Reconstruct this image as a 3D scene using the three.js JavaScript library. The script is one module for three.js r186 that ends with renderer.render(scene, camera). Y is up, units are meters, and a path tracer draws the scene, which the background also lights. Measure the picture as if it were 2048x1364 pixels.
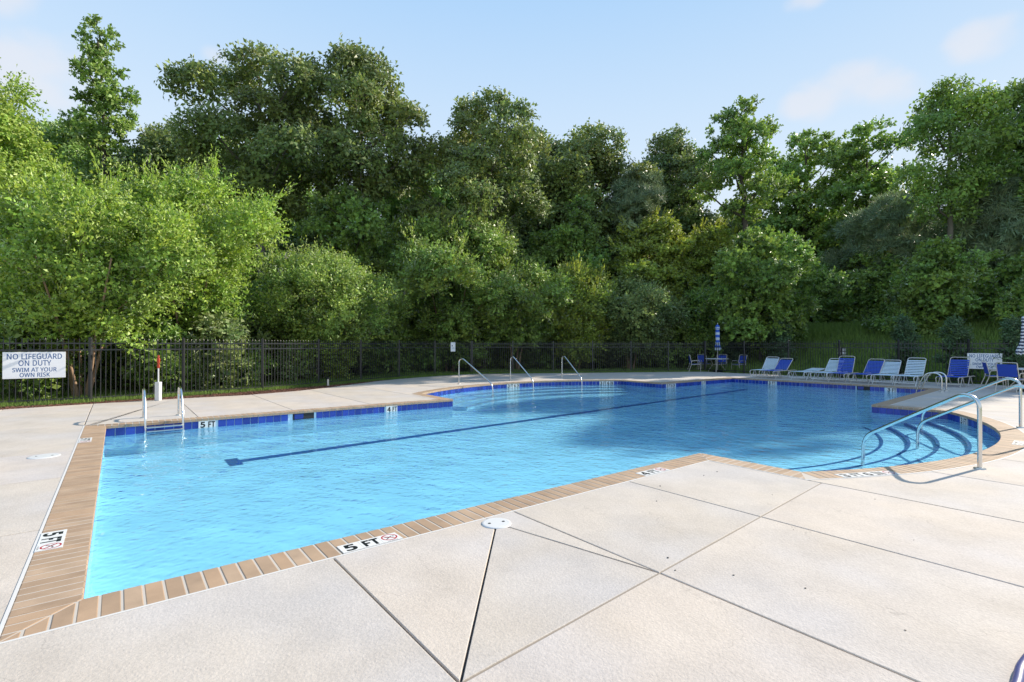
import * as THREE from 'three';
import { mergeGeometries } from 'three/addons/utils/BufferGeometryUtils.js';
import { RoundedBoxGeometry } from 'three/addons/geometries/RoundedBoxGeometry.js';

// ------------------------------------------------------------------ camera, sky, sun, exposure
const scene = new THREE.Scene();
const EYE = 1.5, F = 1010, CX = 1024, HY = 689;          // eye height (m), focal length, centre column and horizon row in photo pixels
const camera = new THREE.PerspectiveCamera(2 * Math.atan(682 / F) * 180 / Math.PI, 2048 / 1364, 0.05, 900);
camera.position.set(0, EYE, 0);
camera.lookAt(0, EYE + 7 / F, -1);
const renderer = new THREE.WebGLRenderer({ antialias: true });
renderer.toneMapping = THREE.LinearToneMapping;
renderer.toneMappingExposure = 1.8;
renderer.shadowMap.enabled = true;

const SUN = new THREE.Vector3(0.88 * Math.cos(0.53), Math.sin(0.53), -0.475 * Math.cos(0.53)).normalize();
const sun = new THREE.DirectionalLight(new THREE.Color().setRGB(1, 0.90, 0.76), 4.1);
sun.target.position.set(0, 0, -12); sun.position.copy(SUN).multiplyScalar(80).add(sun.target.position);
sun.castShadow = true; sun.shadow.mapSize.set(4096, 4096); sun.shadow.radius = 1.2;
Object.assign(sun.shadow.camera, { left: -45, right: 45, top: 45, bottom: -45, near: 1, far: 200 });
scene.add(sun, sun.target);

function rng(seed) { let s = seed >>> 0; return () => { s = (s + 0x6d2b79f5) | 0; let t = Math.imul(s ^ (s >>> 15), 1 | s); t = (t + Math.imul(t ^ (t >>> 7), 61 | t)) ^ t; return ((t ^ (t >>> 14)) >>> 0) / 4294967296; }; }
function hash3(x, y, z) { let h = Math.imul(x, 374761393) + Math.imul(y, 668265263) + Math.imul(z, 2147483647 ^ 0x5bd1e995); h = Math.imul(h ^ (h >>> 13), 1274126177); return ((h ^ (h >>> 16)) >>> 0) / 4294967296; }
const sm = (t) => t * t * (3 - 2 * t), lerp = (a, b, t) => a + (b - a) * t, clamp = (x, a = 0, b = 1) => Math.min(b, Math.max(a, x));
const sstep = (a, b, x) => sm(clamp((x - a) / (b - a)));
function noise3(x, y, z) {
  const xi = Math.floor(x), yi = Math.floor(y), zi = Math.floor(z), u = sm(x - xi), v = sm(y - yi), w = sm(z - zi);
  const c = (i, j, k) => hash3(xi + i, yi + j, zi + k);
  return lerp(lerp(lerp(c(0, 0, 0), c(1, 0, 0), u), lerp(c(0, 1, 0), c(1, 1, 0), u), v), lerp(lerp(c(0, 0, 1), c(1, 0, 1), u), lerp(c(0, 1, 1), c(1, 1, 1), u), v), w);
}
const fbm = (x, y, z, o = 4) => { let s = 0, a = 0.5, n = 0; for (let i = 0; i < o; i++) { s += a * noise3(x, y, z); n += a; x = x * 2.03 + 7; y = y * 2.03 + 3; z = z * 2.03 + 11; a *= 0.5; } return s / n; };

{ // a clear summer sky with a few low puffs of cumulus, the same all the way round
  const W = 2048, H = 1024, d = new Float32Array(W * H * 4);
  const stops = [[0, [0.74, 0.84, 0.95]], [10, [0.76, 0.86, 0.96]], [20, [0.65, 0.80, 0.97]], [34, [0.44, 0.665, 0.95]], [60, [0.30, 0.53, 0.92]], [90, [0.25, 0.47, 0.88]]];
  const puffs = [[33.4, 23.0, 4.6, 2.3], [36.8, 22.2, 3.2, 2.0], [30.0, 22.6, 2.6, 1.3], [42.5, 24, 3, 1.5], [30.5, 30.5, 2.5, 0.9], [-43.5, 21, 5.5, 4.0], [-30.3, 26.4, 1.5, 0.9], [-46, 26, 3, 2]];
  const R = rng(5); for (let i = 0; i < 26; i++) puffs.push([60 + R() * 240, 14 + R() * 22, 2 + R() * 4, 1 + R() * 2]);
  for (let j = 0; j < H; j++) {
    const el = (j + 0.5) / H * 180 - 90, e = Math.max(0, el);
    let k = 0; while (k < stops.length - 2 && e > stops[k + 1][0]) k++;
    const t = clamp((e - stops[k][0]) / (stops[k + 1][0] - stops[k][0]));
    for (let i = 0; i < W; i++) {
      const th = (i + 0.5) / W * 2 * Math.PI - Math.PI;           // direction (cos th, ., sin th)
      const az = Math.atan2(Math.cos(th), -Math.sin(th)) * 180 / Math.PI;   // degrees to the right of straight ahead
      let c = 0;
      for (const [a, b, ra, rb] of puffs) {
        let da = az - a; da = ((da + 540) % 360) - 180;
        const dx = da / ra, dy = (el - b) / rb, q = dx * dx + dy * dy;
        if (q < 3.2) c = Math.max(c, 1 - q * 0.55);
      }
      if (c > 0) c = sstep(0.34, 0.95, c * 0.75 + (fbm(Math.cos(th) * 14, el * 0.33, Math.sin(th) * 14, 5) - 0.42) * 1.25) * 0.62;
      const o = (j * W + i) * 4, cl = [0.83, 0.83, 0.88], K = 0.568;
      for (let q = 0; q < 3; q++) d[o + q] = K * lerp(lerp(stops[k][1][q], stops[k + 1][1][q], t), cl[q], c);
      d[o + 3] = 1;
    }
  }
  const tex = new THREE.DataTexture(d, W, H, THREE.RGBAFormat, THREE.FloatType);
  tex.mapping = THREE.EquirectangularReflectionMapping; tex.magFilter = tex.minFilter = THREE.LinearFilter; tex.needsUpdate = true;
  scene.background = tex; scene.environment = tex;
}

// ------------------------------------------------------------------ helpers
const taken = new Map();
function numbered(n) { const k = taken.get(n) || 0; taken.set(n, k + 1); return k ? n + '_' + String(k).padStart(3, '0') : n; }
function tag(o, label, category, group, kind) { o.userData.label = label; if (category) o.userData.category = category; if (group) o.userData.group = group; if (kind) o.userData.kind = kind; return o; }
function thing(name, label, category, group) { const g = new THREE.Group(); g.name = numbered(name); scene.add(g); return tag(g, label, category, group); }
function part(name, geo, mat, parent) { const m = new THREE.Mesh(geo, mat); m.name = name; m.castShadow = m.receiveShadow = true; (parent || scene).add(m); return m; }
function structure(name, geo, mat, label) { const m = part(numbered(name), geo, mat, scene); m.userData.kind = 'structure'; if (label) m.userData.label = label; return m; }
const V = (x, y, z) => new THREE.Vector3(x, y, z);
const lin = (r, g, b) => new THREE.Color().setRGB(r, g, b);
const std = (c, roughness = 0.8, o = {}) => new THREE.MeshStandardMaterial({ color: c, roughness, metalness: 0, ...o });

// photo pixel -> [x, forward distance] on the level y = h
const gp = (px, py, h = 0) => { const z = F * (EYE - h) / (py - HY); return [(px - CX) * z / F, z]; };
// pool plan: u along the long side, v across it; the pool frame stands at the inner corner next to the camera
const TH = 38 * Math.PI / 180, CU = Math.cos(TH), SU = Math.sin(TH), OX = -2.53, OZ = 2.95;
const toUV = ([x, z]) => [(x - OX) * CU + (z - OZ) * SU, -(x - OX) * SU + (z - OZ) * CU];
const toXZ = ([u, v]) => [OX + u * CU - v * SU, OZ + u * SU + v * CU];
const P3 = (u, v, y = 0) => { const [x, z] = toXZ([u, v]); return V(x, y, -z); };
function inPoolFrame(o) { o.position.set(OX, 0, -OZ); o.rotation.y = TH; return o; }

function dataTex(n, fn, srgb = false, rep = 1) {
  const d = new Uint8Array(n * n * 4);
  for (let j = 0; j < n; j++) for (let i = 0; i < n; i++) { const c = fn(i / n, j / n, i, j), o = (j * n + i) * 4; if (typeof c === 'number') d[o] = d[o + 1] = d[o + 2] = clamp(c) * 255; else for (let k = 0; k < 3; k++) d[o + k] = clamp(c[k]) * 255; d[o + 3] = 255; }
  const t = new THREE.DataTexture(d, n, n); t.wrapS = t.wrapT = THREE.RepeatWrapping; t.magFilter = THREE.LinearFilter; t.minFilter = THREE.LinearMipmapLinearFilter; t.generateMipmaps = true;
  if (srgb) t.colorSpace = THREE.SRGBColorSpace; t.repeat.set(rep, rep); t.needsUpdate = true; return t;
}
// noise that repeats with period p
const pnoise = (x, y, p, s) => { const xi = Math.floor(x), yi = Math.floor(y), u = sm(x - xi), v = sm(y - yi), c = (i, j) => hash3(((xi + i) % p + p) % p, ((yi + j) % p + p) % p, s); return lerp(lerp(c(0, 0), c(1, 0), u), lerp(c(0, 1), c(1, 1), u), v); };
const pfbm = (x, y, p, s, o = 4) => { let r = 0, a = 0.5, n = 0; for (let i = 0; i < o; i++) { r += a * pnoise(x * p, y * p, p, s + i); n += a; p *= 2; a *= 0.5; } return r / n; };

function tubeGeo(pts, r, closed = false, sides = 10, per = 10) { return new THREE.TubeGeometry(new THREE.CatmullRomCurve3(pts, closed, 'centripetal'), Math.max(4, pts.length * per), r, sides, closed); }
// polyline with rounded bends
function bend(pts, rad) {
  const out = [pts[0].clone()];
  for (let i = 1; i < pts.length - 1; i++) {
    const a = pts[i - 1], b = pts[i], c = pts[i + 1], r = Math.min(rad, a.distanceTo(b) * 0.49, b.distanceTo(c) * 0.49);
    const p = b.clone().add(a.clone().sub(b).setLength(r)), q = b.clone().add(c.clone().sub(b).setLength(r));
    for (let k = 0; k <= 6; k++) { const t = k / 6; out.push(p.clone().multiplyScalar((1 - t) * (1 - t)).addScaledVector(b, 2 * t * (1 - t)).addScaledVector(q, t * t)); }
  }
  out.push(pts[pts.length - 1].clone());
  return out;
}
const pipe = (pts, rad, r, sides = 10) => { const p = bend(pts, rad); return new THREE.TubeGeometry(new THREE.CatmullRomCurve3(p, false, 'centripetal'), p.length * 4, r, sides, false); };
function taper(pts, r0, r1, sides = 6) {
  const pos = [], idx = [], up = V(0.31, 0.2, 0.93).normalize(), n = pts.length, a = V(), b = V(), d = V();
  for (let i = 0; i < n; i++) {
    d.copy(pts[Math.min(n - 1, i + 1)]).sub(pts[Math.max(0, i - 1)]).normalize(); a.crossVectors(d, up).normalize(); b.crossVectors(d, a);
    const r = lerp(r0, r1, i / (n - 1));
    for (let k = 0; k < sides; k++) { const t = k / sides * Math.PI * 2; pos.push(pts[i].x + (a.x * Math.cos(t) + b.x * Math.sin(t)) * r, pts[i].y + (a.y * Math.cos(t) + b.y * Math.sin(t)) * r, pts[i].z + (a.z * Math.cos(t) + b.z * Math.sin(t)) * r); }
    if (i) for (let k = 0; k < sides; k++) { const k2 = (k + 1) % sides, p = (i - 1) * sides, q = i * sides; idx.push(p + k, q + k, p + k2, p + k2, q + k, q + k2); }
  }
  const g = new THREE.BufferGeometry(); g.setAttribute('position', new THREE.Float32BufferAttribute(pos, 3)); g.setIndex(idx); g.computeVertexNormals(); return g;
}
function slabGeo(poly, y0, y1, bevel = 0) {                       // polygon in (u, v) raised from y0 to y1, in the pool frame
  const s = new THREE.Shape(poly.map(([a, b]) => new THREE.Vector2(a, b)));
  const g = new THREE.ExtrudeGeometry(s, { depth: y1 - y0 - bevel, bevelEnabled: bevel > 0, bevelSize: bevel, bevelOffset: -bevel, bevelThickness: bevel, bevelSegments: 2, curveSegments: 1 });
  g.rotateX(-Math.PI / 2); g.translate(0, y0, 0); return g;
}
const area2 = (p) => { let a = 0; for (let i = 0; i < p.length; i++) { const [x, y] = p[i], [s, t] = p[(i + 1) % p.length]; a += x * t - s * y; } return a / 2; };
function clipBy(poly, win, inset = 0) {                           // poly by convex window (counter-clockwise), pulled in by inset
  if (area2(win) < 0) win = win.slice().reverse();
  let out = poly;
  for (let i = 0; i < win.length && out.length; i++) {
    const [ax, ay] = win[i], [bx, by] = win[(i + 1) % win.length], L = Math.hypot(bx - ax, by - ay), nx = -(by - ay) / L, ny = (bx - ax) / L;
    const dist = ([x, y]) => (x - ax) * nx + (y - ay) * ny - inset, src = out; out = [];
    for (let k = 0; k < src.length; k++) {
      const p = src[k], q = src[(k + 1) % src.length], dp = dist(p), dq = dist(q);
      if (dp >= 0) out.push(p);
      if ((dp >= 0) !== (dq >= 0)) { const t = dp / (dp - dq); out.push([p[0] + (q[0] - p[0]) * t, p[1] + (q[1] - p[1]) * t]); }
    }
  }
  const clean = []; for (const p of out) if (!clean.length || Math.hypot(p[0] - clean[clean.length - 1][0], p[1] - clean[clean.length - 1][1]) > 1e-4) clean.push(p);
  if (clean.length > 1 && Math.hypot(clean[0][0] - clean[clean.length - 1][0], clean[0][1] - clean[clean.length - 1][1]) < 1e-4) clean.pop();
  return clean;
}

// ------------------------------------------------------------------ materials
const concreteTex = dataTex(1024, (x, y, i, j) => {
  const f = hash3(i, j, 1), b = pfbm(x, y, 4, 20, 5), c = pfbm(x, y, 9, 40, 4), w = pfbm(x, y, 3, 60, 3), m = pnoise(x * 220, y * 220, 220, 9);
  const st = sstep(0.56, 0.68, pfbm(x, y, 5, 140, 6)) * 0.014, hair = Math.max(0, 1 - Math.abs(pfbm(x, y, 3, 170, 6) - 0.5) * 260) * sstep(0.5, 0.62, pfbm(x, y, 3, 190, 2)) * 0.08, pit = (f > 0.9985 ? -0.1 : 0) - st - hair, v = 0.80 + (b - 0.5) * 0.10 + (c - 0.5) * 0.05 + (m - 0.5) * 0.05 + (f - 0.5) * 0.045 + pit;
  return [v * (1.0 + (w - 0.5) * 0.05), v * 0.973, v * (0.945 - (w - 0.5) * 0.09)];
}, true, 0.42);
const concreteBump = dataTex(512, (x, y, i, j) => 0.5 + (hash3(i, j, 3) - 0.5) * 0.5 + (pnoise(x * 120, y * 120, 120, 5) - 0.5) * 0.6, false, 0.9);
const M = {};
M.concrete = [0, 1, 2, 3].map((k) => std(lin(...[[0.835, 0.79, 0.745], [0.795, 0.76, 0.72], [0.845, 0.795, 0.75], [0.81, 0.775, 0.735]][k]), 0.88, { map: (() => { const t = concreteTex.clone(); t.offset.set(0.27 * k, 0.61 * k); t.needsUpdate = true; return t; })(), bumpMap: concreteBump, bumpScale: 0.0016 }));
M.joint = std(lin(0.075, 0.072, 0.07), 0.95);
M.sealant = std(lin(0.26, 0.215, 0.17), 0.85);
M.mortar = std(lin(0.48, 0.43, 0.37), 0.9);
M.caulk = std(lin(0.6, 0.58, 0.55), 0.75);
const clayTex = dataTex(256, (x, y, i, j) => { const v = 0.86 + (pfbm(x, y, 5, 3, 4) - 0.5) * 0.3 + (hash3(i, j, 7) - 0.5) * 0.1; return [v, v * 0.985, v * 0.965]; }, false, 1.7);
M.brick = [[0.45, 0.315, 0.205], [0.42, 0.295, 0.195], [0.475, 0.34, 0.23], [0.40, 0.275, 0.178], [0.465, 0.315, 0.20]].map((c) => std(lin(...c), 0.72, { map: clayTex }));
M.plaster = std(lin(0.62, 0.75, 0.85), 0.8, { map: dataTex(512, (x, y) => { const v = 0.93 + (pfbm(x, y, 6, 80, 5) - 0.5) * 0.26; return [v * 0.985, v, v]; }, false, 0.33) });
M.tile = [[0.022, 0.052, 0.32], [0.018, 0.043, 0.27], [0.026, 0.062, 0.36], [0.016, 0.038, 0.24]].map((c) => std(lin(...c), 0.16));
M.grout = std(lin(0.42, 0.45, 0.5), 0.9);
M.laneTile = std(lin(0.012, 0.09, 0.30), 0.4);
M.steel = std(lin(0.72, 0.72, 0.70), 0.2, { metalness: 1, roughnessMap: null });
M.steelDull = std(lin(0.55, 0.55, 0.54), 0.35, { metalness: 1 });
M.fence = std(lin(0.03, 0.031, 0.034), 0.32);
M.white = std(lin(0.66, 0.66, 0.65), 0.5);
M.whitePlastic = std(lin(0.64, 0.64, 0.63), 0.35);
M.cream = std(lin(0.62, 0.57, 0.49), 0.42);
M.dark = std(lin(0.015, 0.015, 0.016), 0.6);
M.blueVinyl = std(lin(0.022, 0.075, 0.50), 0.42);
M.blueSling = std(lin(0.022, 0.07, 0.44), 0.75);
M.whiteVinyl = std(lin(0.60, 0.72, 0.80), 0.42);
M.orange = std(lin(0.5, 0.05, 0.02), 0.6);
M.barkTan = std(lin(0.46, 0.31, 0.20), 0.85, { map: dataTex(256, (x, y, i, j) => { const v = 0.78 + (pfbm(x, y, 4, 90, 4) - 0.5) * 0.6; return [v, v * 0.97, v * 0.95]; }, false, 1) });
M.barkGrey = std(lin(0.085, 0.07, 0.056), 0.95);
M.barkPale = std(lin(0.17, 0.15, 0.125), 0.95);
M.mulchBed = std(lin(0.085, 0.042, 0.03), 1);
M.earth = std(lin(1, 1, 1), 1, { map: dataTex(512, (x, y, i, j) => { const b = pfbm(x, y, 6, 11, 5), g = pfbm(x, y, 14, 31, 4), f = hash3(i, j, 5) * 0.25 + 0.85; return [lerp(0.11, 0.2, b) * f * 1.2, lerp(0.13, 0.26, g) * f * 1.15, 0.06 * f]; }, false, 0.12) });

// water: a clear tinted surface with small wind ripples
const ripple = (() => {
  const R = rng(77), ws = [];
  for (let i = 0; i < 90; i++) { const k = 4 + Math.floor(Math.pow(R(), 1.25) * 80), a = R() * Math.PI * 2; ws.push([Math.round(k * Math.cos(a)), Math.round(k * Math.sin(a)), R() * 6.283, 1 / Math.pow(k, 0.9)]); }
  const tot = Math.sqrt(ws.reduce((s, w) => s + w[3] * w[3], 0)) * 2.6;
  return dataTex(1024, (x, y) => { let h = 0; for (const [a, b, p, m] of ws) h += m * Math.sin(6.28318 * (a * x + b * y) + p); return 0.5 + 0.5 * h / tot; }, false, 1 / 4.6);
})();
M.water = new THREE.MeshPhysicalMaterial({ color: lin(0.585, 0.88, 0.972), roughness: 0.02, metalness: 0, transmission: 1, thickness: 0, ior: 1.33, bumpMap: ripple, bumpScale: 0.03 });

// ------------------------------------------------------------------ the pool outline
const arcThrough = (a, b, c) => {                                  // centre and radius
  const d = 2 * (a[0] * (b[1] - c[1]) + b[0] * (c[1] - a[1]) + c[0] * (a[1] - b[1])), q = (p) => p[0] * p[0] + p[1] * p[1];
  const x = (q(a) * (b[1] - c[1]) + q(b) * (c[1] - a[1]) + q(c) * (a[1] - b[1])) / d, y = (q(a) * (c[0] - b[0]) + q(b) * (a[0] - c[0]) + q(c) * (b[0] - a[0])) / d;
  return { c: [x, y], r: Math.hypot(a[0] - x, a[1] - y) };
};
const U1 = 6.5, U2 = 14.95, U3 = 22.0, VF = 8.0, CW = 0.29, WATER = -0.18;
const nearA = [U1, -1.3], nearB = [U2, -0.95], farA = [16.95, 10.1], farB = [7.5, 10.0];
const NA = arcThrough(nearA, [10.8, -2.38], nearB), FA = arcThrough(farA, [12.0, 11.75], farB);
const angle = (A, p) => Math.atan2(p[1] - A.c[1], p[0] - A.c[0]);
const nA0 = angle(NA, nearA), nA1 = angle(NA, nearB), fA0 = angle(FA, farA), fA1 = angle(FA, farB);
const onArc = (A, t, dr = 0) => [A.c[0] + Math.cos(t) * (A.r + dr), A.c[1] + Math.sin(t) * (A.r + dr)];
const arcPts = (A, t0, t1, n, dr = 0) => Array.from({ length: n + 1 }, (_, i) => onArc(A, lerp(t0, t1, i / n), dr));
const corners = { a: [0, 0], b: [U1, 0], c: nearA, d: nearB, e: [U2, 0.5], f: [U3, 0.85], g: [U3, VF - 0.05], h: [16.85, VF], i: farA, j: farB, k: [7.4, VF], l: [0, VF + 0.05] };
const outline = [corners.a, corners.b, ...arcPts(NA, nA0, nA1, 48), corners.e, corners.f, corners.g, corners.h, ...arcPts(FA, fA0, fA1, 56), corners.k, corners.l];
function offset(poly, d) {                                         // grow a counter-clockwise polygon outwards
  return poly.map((p, i) => {
    const a = poly[(i + poly.length - 1) % poly.length], b = poly[(i + 1) % poly.length];
    const n1 = [p[1] - a[1], a[0] - p[0]], n2 = [b[1] - p[1], p[0] - b[0]], l1 = Math.hypot(...n1), l2 = Math.hypot(...n2);
    n1[0] /= l1; n1[1] /= l1; n2[0] /= l2; n2[1] /= l2; const k = d / Math.max(0.2, 1 + n1[0] * n2[0] + n1[1] * n2[1]);
    return [p[0] + (n1[0] + n2[0]) * k, p[1] + (n1[1] + n2[1]) * k];
  });
}
const outerLine = offset(outline, CW), outer = (key) => outerLine[outline.indexOf(corners[key])];

// ------------------------------------------------------------------ deck: base, slabs with open joints
const deckEdgeXZ = [[-17.5, 7.0], [-13.5, 10.3], [-11.7, 11.7], [-10.75, 12.65], [-9.4, 13.9], [-7.85, 15.0], [-6.95, 16.3], [-6.35, 17.7], [-5.9, 19.9], [-4.8, 22.2], [-3.5, 24.1], [-1.95, 25.75], [10.55, 27.95]];
const deckEdge = deckEdgeXZ.map(toUV), UE = 25.85, WE = 0.56;
const oNear = arcPts(NA, nA0, nA1, 48, CW), oFar = arcPts(FA, fA0, fA1, 56, CW);
const regions = {
  front: [[-14, -9], [outer('b')[0], -9], outer('b'), outer('a'), [-14, outer('a')[1]]],
  right: [[outer('b')[0], -9], [UE, -9], [UE, WE], [outer('f')[0], WE], outer('e'), ...oNear.slice().reverse(), outer('b')],
  end: [[outer('f')[0], WE], [UE, WE], [UE, VF + 0.25], outer('g')],
  back: [outer('a'), outer('l'), outer('k'), ...oFar.slice().reverse(), outer('h'), outer('g'), [UE, VF + 0.25], ...deckEdge.slice().reverse(), [-14, outer('a')[1]]].reverse(),
};
const deck = inPoolFrame(new THREE.Group()); deck.name = 'pool_deck'; scene.add(deck); tag(deck, 'pale broom finished concrete deck around the pool', null, null, 'structure');
{
  for (const key of Object.keys(regions)) part('joint_bed', slabGeo(regions[key], -0.16, -0.022), M.joint, deck);
  const row = (u) => -2.07 + 0.072 * u;                            // the long joint runs a little off the pool line
  const us = { front: [-14, -9, -6, -3.6, -1.9, 1.38, 2.99, 4.6, 6.2], right: [6.2, 7.75, 9.3, 10.9, 12.5, 14.1, 15.7, 17.4, 19.1, 20.8, 22.5, 24.2, 25.85], end: [22, 25.9], back: [-14, -9, -6, -3.6, -1.9, -0.3, 1.5, 3.35, 5.2, 7.05, 9.1, 11, 13, 15, 17, 19.2, 21.4, 23.6, 25.85] };
  let n = 0;
  const put = (poly, g = 0.0065) => { if (poly.length > 2 && Math.abs(area2(poly)) > 0.01) part('slab', slabGeo(poly, -0.1, 0, 0.006), M.concrete[(n++ * 7 + (n >> 2)) % 4], deck); };
  const cut = (key, win) => put(clipBy(regions[key], win, 0.0065));
  const lid = [2.69, -0.455];
  for (const key of ['front', 'right']) for (let i = 0; i + 1 < us[key].length; i++) {
    const a = us[key][i], b = us[key][i + 1], ra = key === 'front' ? row(a) : -4.2, rb = key === 'front' ? row(b) : -4.2;
    if (key === 'front' && a === 1.38) {
      cut(key, [[a, ra], [b, rb], lid]); cut(key, [[a, ra], lid, [lid[0], 1], [a, 1]]); cut(key, [lid, [b, rb], [b, 1], [lid[0], 1]]);
    } else cut(key, [[a, ra], [b, rb], [b, 2], [a, 2]]);
    cut(key, [[a, -5.2], [b, -5.2], [b, rb], [a, ra]]); cut(key, [[a, -9.1], [b, -9.1], [b, -5.2], [a, -5.2]]);
  }
  for (const [a, b] of [[0.5, 2.2], [2.2, 3.9], [3.9, 5.6], [5.6, 7.2], [7.2, 8.3]]) cut('end', [[22, a], [25.9, a], [25.9, b], [22, b]]);
  const U = us.back;
  for (let i = 0; i + 1 < U.length; i++) {
    const vs = U[i + 1] <= -0.2 ? [-0.4, 1.7, 3.75, 5.6, 8.45, 11, 14, 18] : U[i] < 7 ? [8, 20] : U[i] < 16.9 ? [8, 14.2, 22] : [7.9, 10.8, 22];
    for (let k = 0; k + 1 < vs.length; k++) cut('back', [[U[i], vs[k]], [U[i + 1], vs[k]], [U[i + 1], vs[k + 1]], [U[i], vs[k + 1]]]);
  }
  // grit and tiny chips that lie on the slabs
  const R = rng(31), chips = [];
  for (let i = 0; i < 34; i++) { const g = new THREE.IcosahedronGeometry(0.003 + R() * 0.005, 0); g.scale(1.6, 0.5, 1); g.rotateY(R() * 6); const u = -1 + R() * 9, v = -0.5 - R() * 3.6; if (u > 6 && v > -2.6) continue; g.translate(u, 0.003, -v); chips.push(g); }
  const m = part('grit', mergeGeometries(chips), M.joint, deck); m.userData.kind = 'stuff';
  // tan sealant lying in the long joint
  const s = [-1.9, 6.2].map((u) => [u, row(u)]);
  part('joint_sealant', slabGeo([[s[0][0], s[0][1] - 0.012], [s[1][0], s[1][1] - 0.012], [s[1][0], s[1][1] + 0.012], [s[0][0], s[0][1] + 0.012]], -0.02, -0.006), M.sealant, deck);
}

// ------------------------------------------------------------------ terrain
function groundY(x, z) {
  const [u, v] = toUV([x, z]);
  let h = 2.6 * sstep(27.5, 37, u) * sstep(-14, -6, v) + 1.2 * sstep(38, 60, u);
  h += 0.5 * sstep(19, 34, v) + (fbm(x * 0.25, 3, z * 0.25, 3) - 0.5) * 0.35 * sstep(0.8, 5, Math.max(u - 26.4, v - 14, -u - 1.5 + (v - 12) * 0.2));
  return h - 0.06;
}
{
  const inside = (p, poly) => { let c = false; for (let i = 0, j = poly.length - 1; i < poly.length; j = i++) { const [x1, y1] = poly[i], [x2, y2] = poly[j]; if ((y1 > p[1]) !== (y2 > p[1]) && p[0] < (x2 - x1) * (p[1] - y1) / (y2 - y1) + x1) c = !c; } return c; };
  const hull = [[-13.6, -8.6], [UE - 0.4, -8.6], [UE - 0.4, 11.2], ...deckEdge.slice(0, -1).reverse().map(([a, b]) => [a, b - 0.5])];
  const xs = [], zs = [];
  for (let x = -300; x <= 300;) { xs.push(x); x += Math.abs(x) < 36 ? 0.8 : Math.abs(x) < 80 ? 4 : 30; }
  for (let z = -120; z <= 420;) { zs.push(z); z += z > -14 && z < 46 ? 0.8 : z < 90 && z > -30 ? 4 : 30; }
  const pos = [], uv = [], idx = [];
  for (const z of zs) for (const x of xs) { pos.push(x, groundY(x, z), -z); uv.push(x, z); }
  for (let j = 0; j + 1 < zs.length; j++) for (let i = 0; i + 1 < xs.length; i++) {
    const q = [[xs[i], zs[j]], [xs[i + 1], zs[j]], [xs[i], zs[j + 1]], [xs[i + 1], zs[j + 1]]];
    if (q.every((p) => inside(toUV(p), hull))) continue;
    const a = j * xs.length + i, b = a + 1, c = a + xs.length, d = c + 1; idx.push(a, b, d, a, d, c);
  }
  const g = new THREE.BufferGeometry(); g.setAttribute('position', new THREE.Float32BufferAttribute(pos, 3)); g.setAttribute('uv', new THREE.Float32BufferAttribute(uv, 2)); g.setIndex(idx); g.computeVertexNormals();
  structure('ground', g, M.earth, 'grassy earth outside the fence rising into the wood');
}

// ------------------------------------------------------------------ the pool: basin, tiles, coping, steps
const pool = inPoolFrame(thing('swimming_pool', 'blue swimming pool with tan brick coping and curved entry steps', 'pool'));
const floorY = (u) => -0.56 + 0.2 * clamp(u / U3);                // the floor where the water's refraction lifts it to
{
  const wall = offset(outline, 0.004), pos = [], idx = [], uv = [];
  let run = 0;
  wall.forEach(([u, v], i) => { const q = wall[(i + 1) % wall.length], b = pos.length / 3, L = Math.hypot(q[0] - u, q[1] - v); pos.push(u, -0.05, -v, q[0], -0.05, -q[1], q[0], floorY(q[0]), -q[1], u, floorY(u), -v); uv.push(run, 0, run + L, 0, run + L, 0.6, run, 0.6); run += L; idx.push(b, b + 2, b + 1, b, b + 3, b + 2); });
  const w = new THREE.BufferGeometry(); w.setAttribute('position', new THREE.Float32BufferAttribute(pos, 3)); w.setAttribute('uv', new THREE.Float32BufferAttribute(uv, 2)); w.setIndex(idx); w.computeVertexNormals();
  part('basin_wall', w.toNonIndexed(), M.plaster, pool);
  const f = new THREE.ShapeGeometry(new THREE.Shape(offset(outline, 0.004).map(([a, b]) => new THREE.Vector2(a, b)))); f.rotateX(-Math.PI / 2);
  const p = f.attributes.position; for (let i = 0; i < p.count; i++) p.setY(i, -0.56 + 0.2 * p.getX(i) / U3); f.computeVertexNormals();
  part('basin_floor', f, M.plaster, pool);
}
{ // steps in the two bays, each a curved tread with a dark nosing
  const bay = (A, t0, t1, nose, treads) => {
    treads.forEach(([inset, y], k) => {
      const n = 44, inner = arcPts(A, t0, t1, n, -inset), out = arcPts(A, t0, t1, n, -0.002);
      const lo = Math.min(out[0][0], out[n][0]) + 0.008, hi = Math.max(out[0][0], out[n][0]) - 0.008, cl = (p) => [clamp(p[0], lo, hi), p[1]];
      const st = part('entry_step', slabGeo([...out.map(cl), ...inner.map(cl).reverse()], -0.62, y), M.plaster, pool);
      const strip = (r0, r1, y0, y1) => slabGeo([...arcPts(A, t0, t1, n, -r0).map(cl), ...arcPts(A, t0, t1, n, -r1).map(cl).reverse()], y0, y1);
      part('nosing', strip(inset - nose, inset + 0.006, y - 0.05, y + 0.004), nose < 0.03 ? M.grout : M.laneTile, st);
    });
  };
  bay(NA, nA0, nA1, 0.045, [[0.42, -0.255], [0.84, -0.315], [1.26, -0.375], [1.68, -0.43]]);
  bay(FA, fA0, fA1, 0.02, [[0.45, -0.25], [0.95, -0.31], [1.45, -0.37]]);
}
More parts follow.
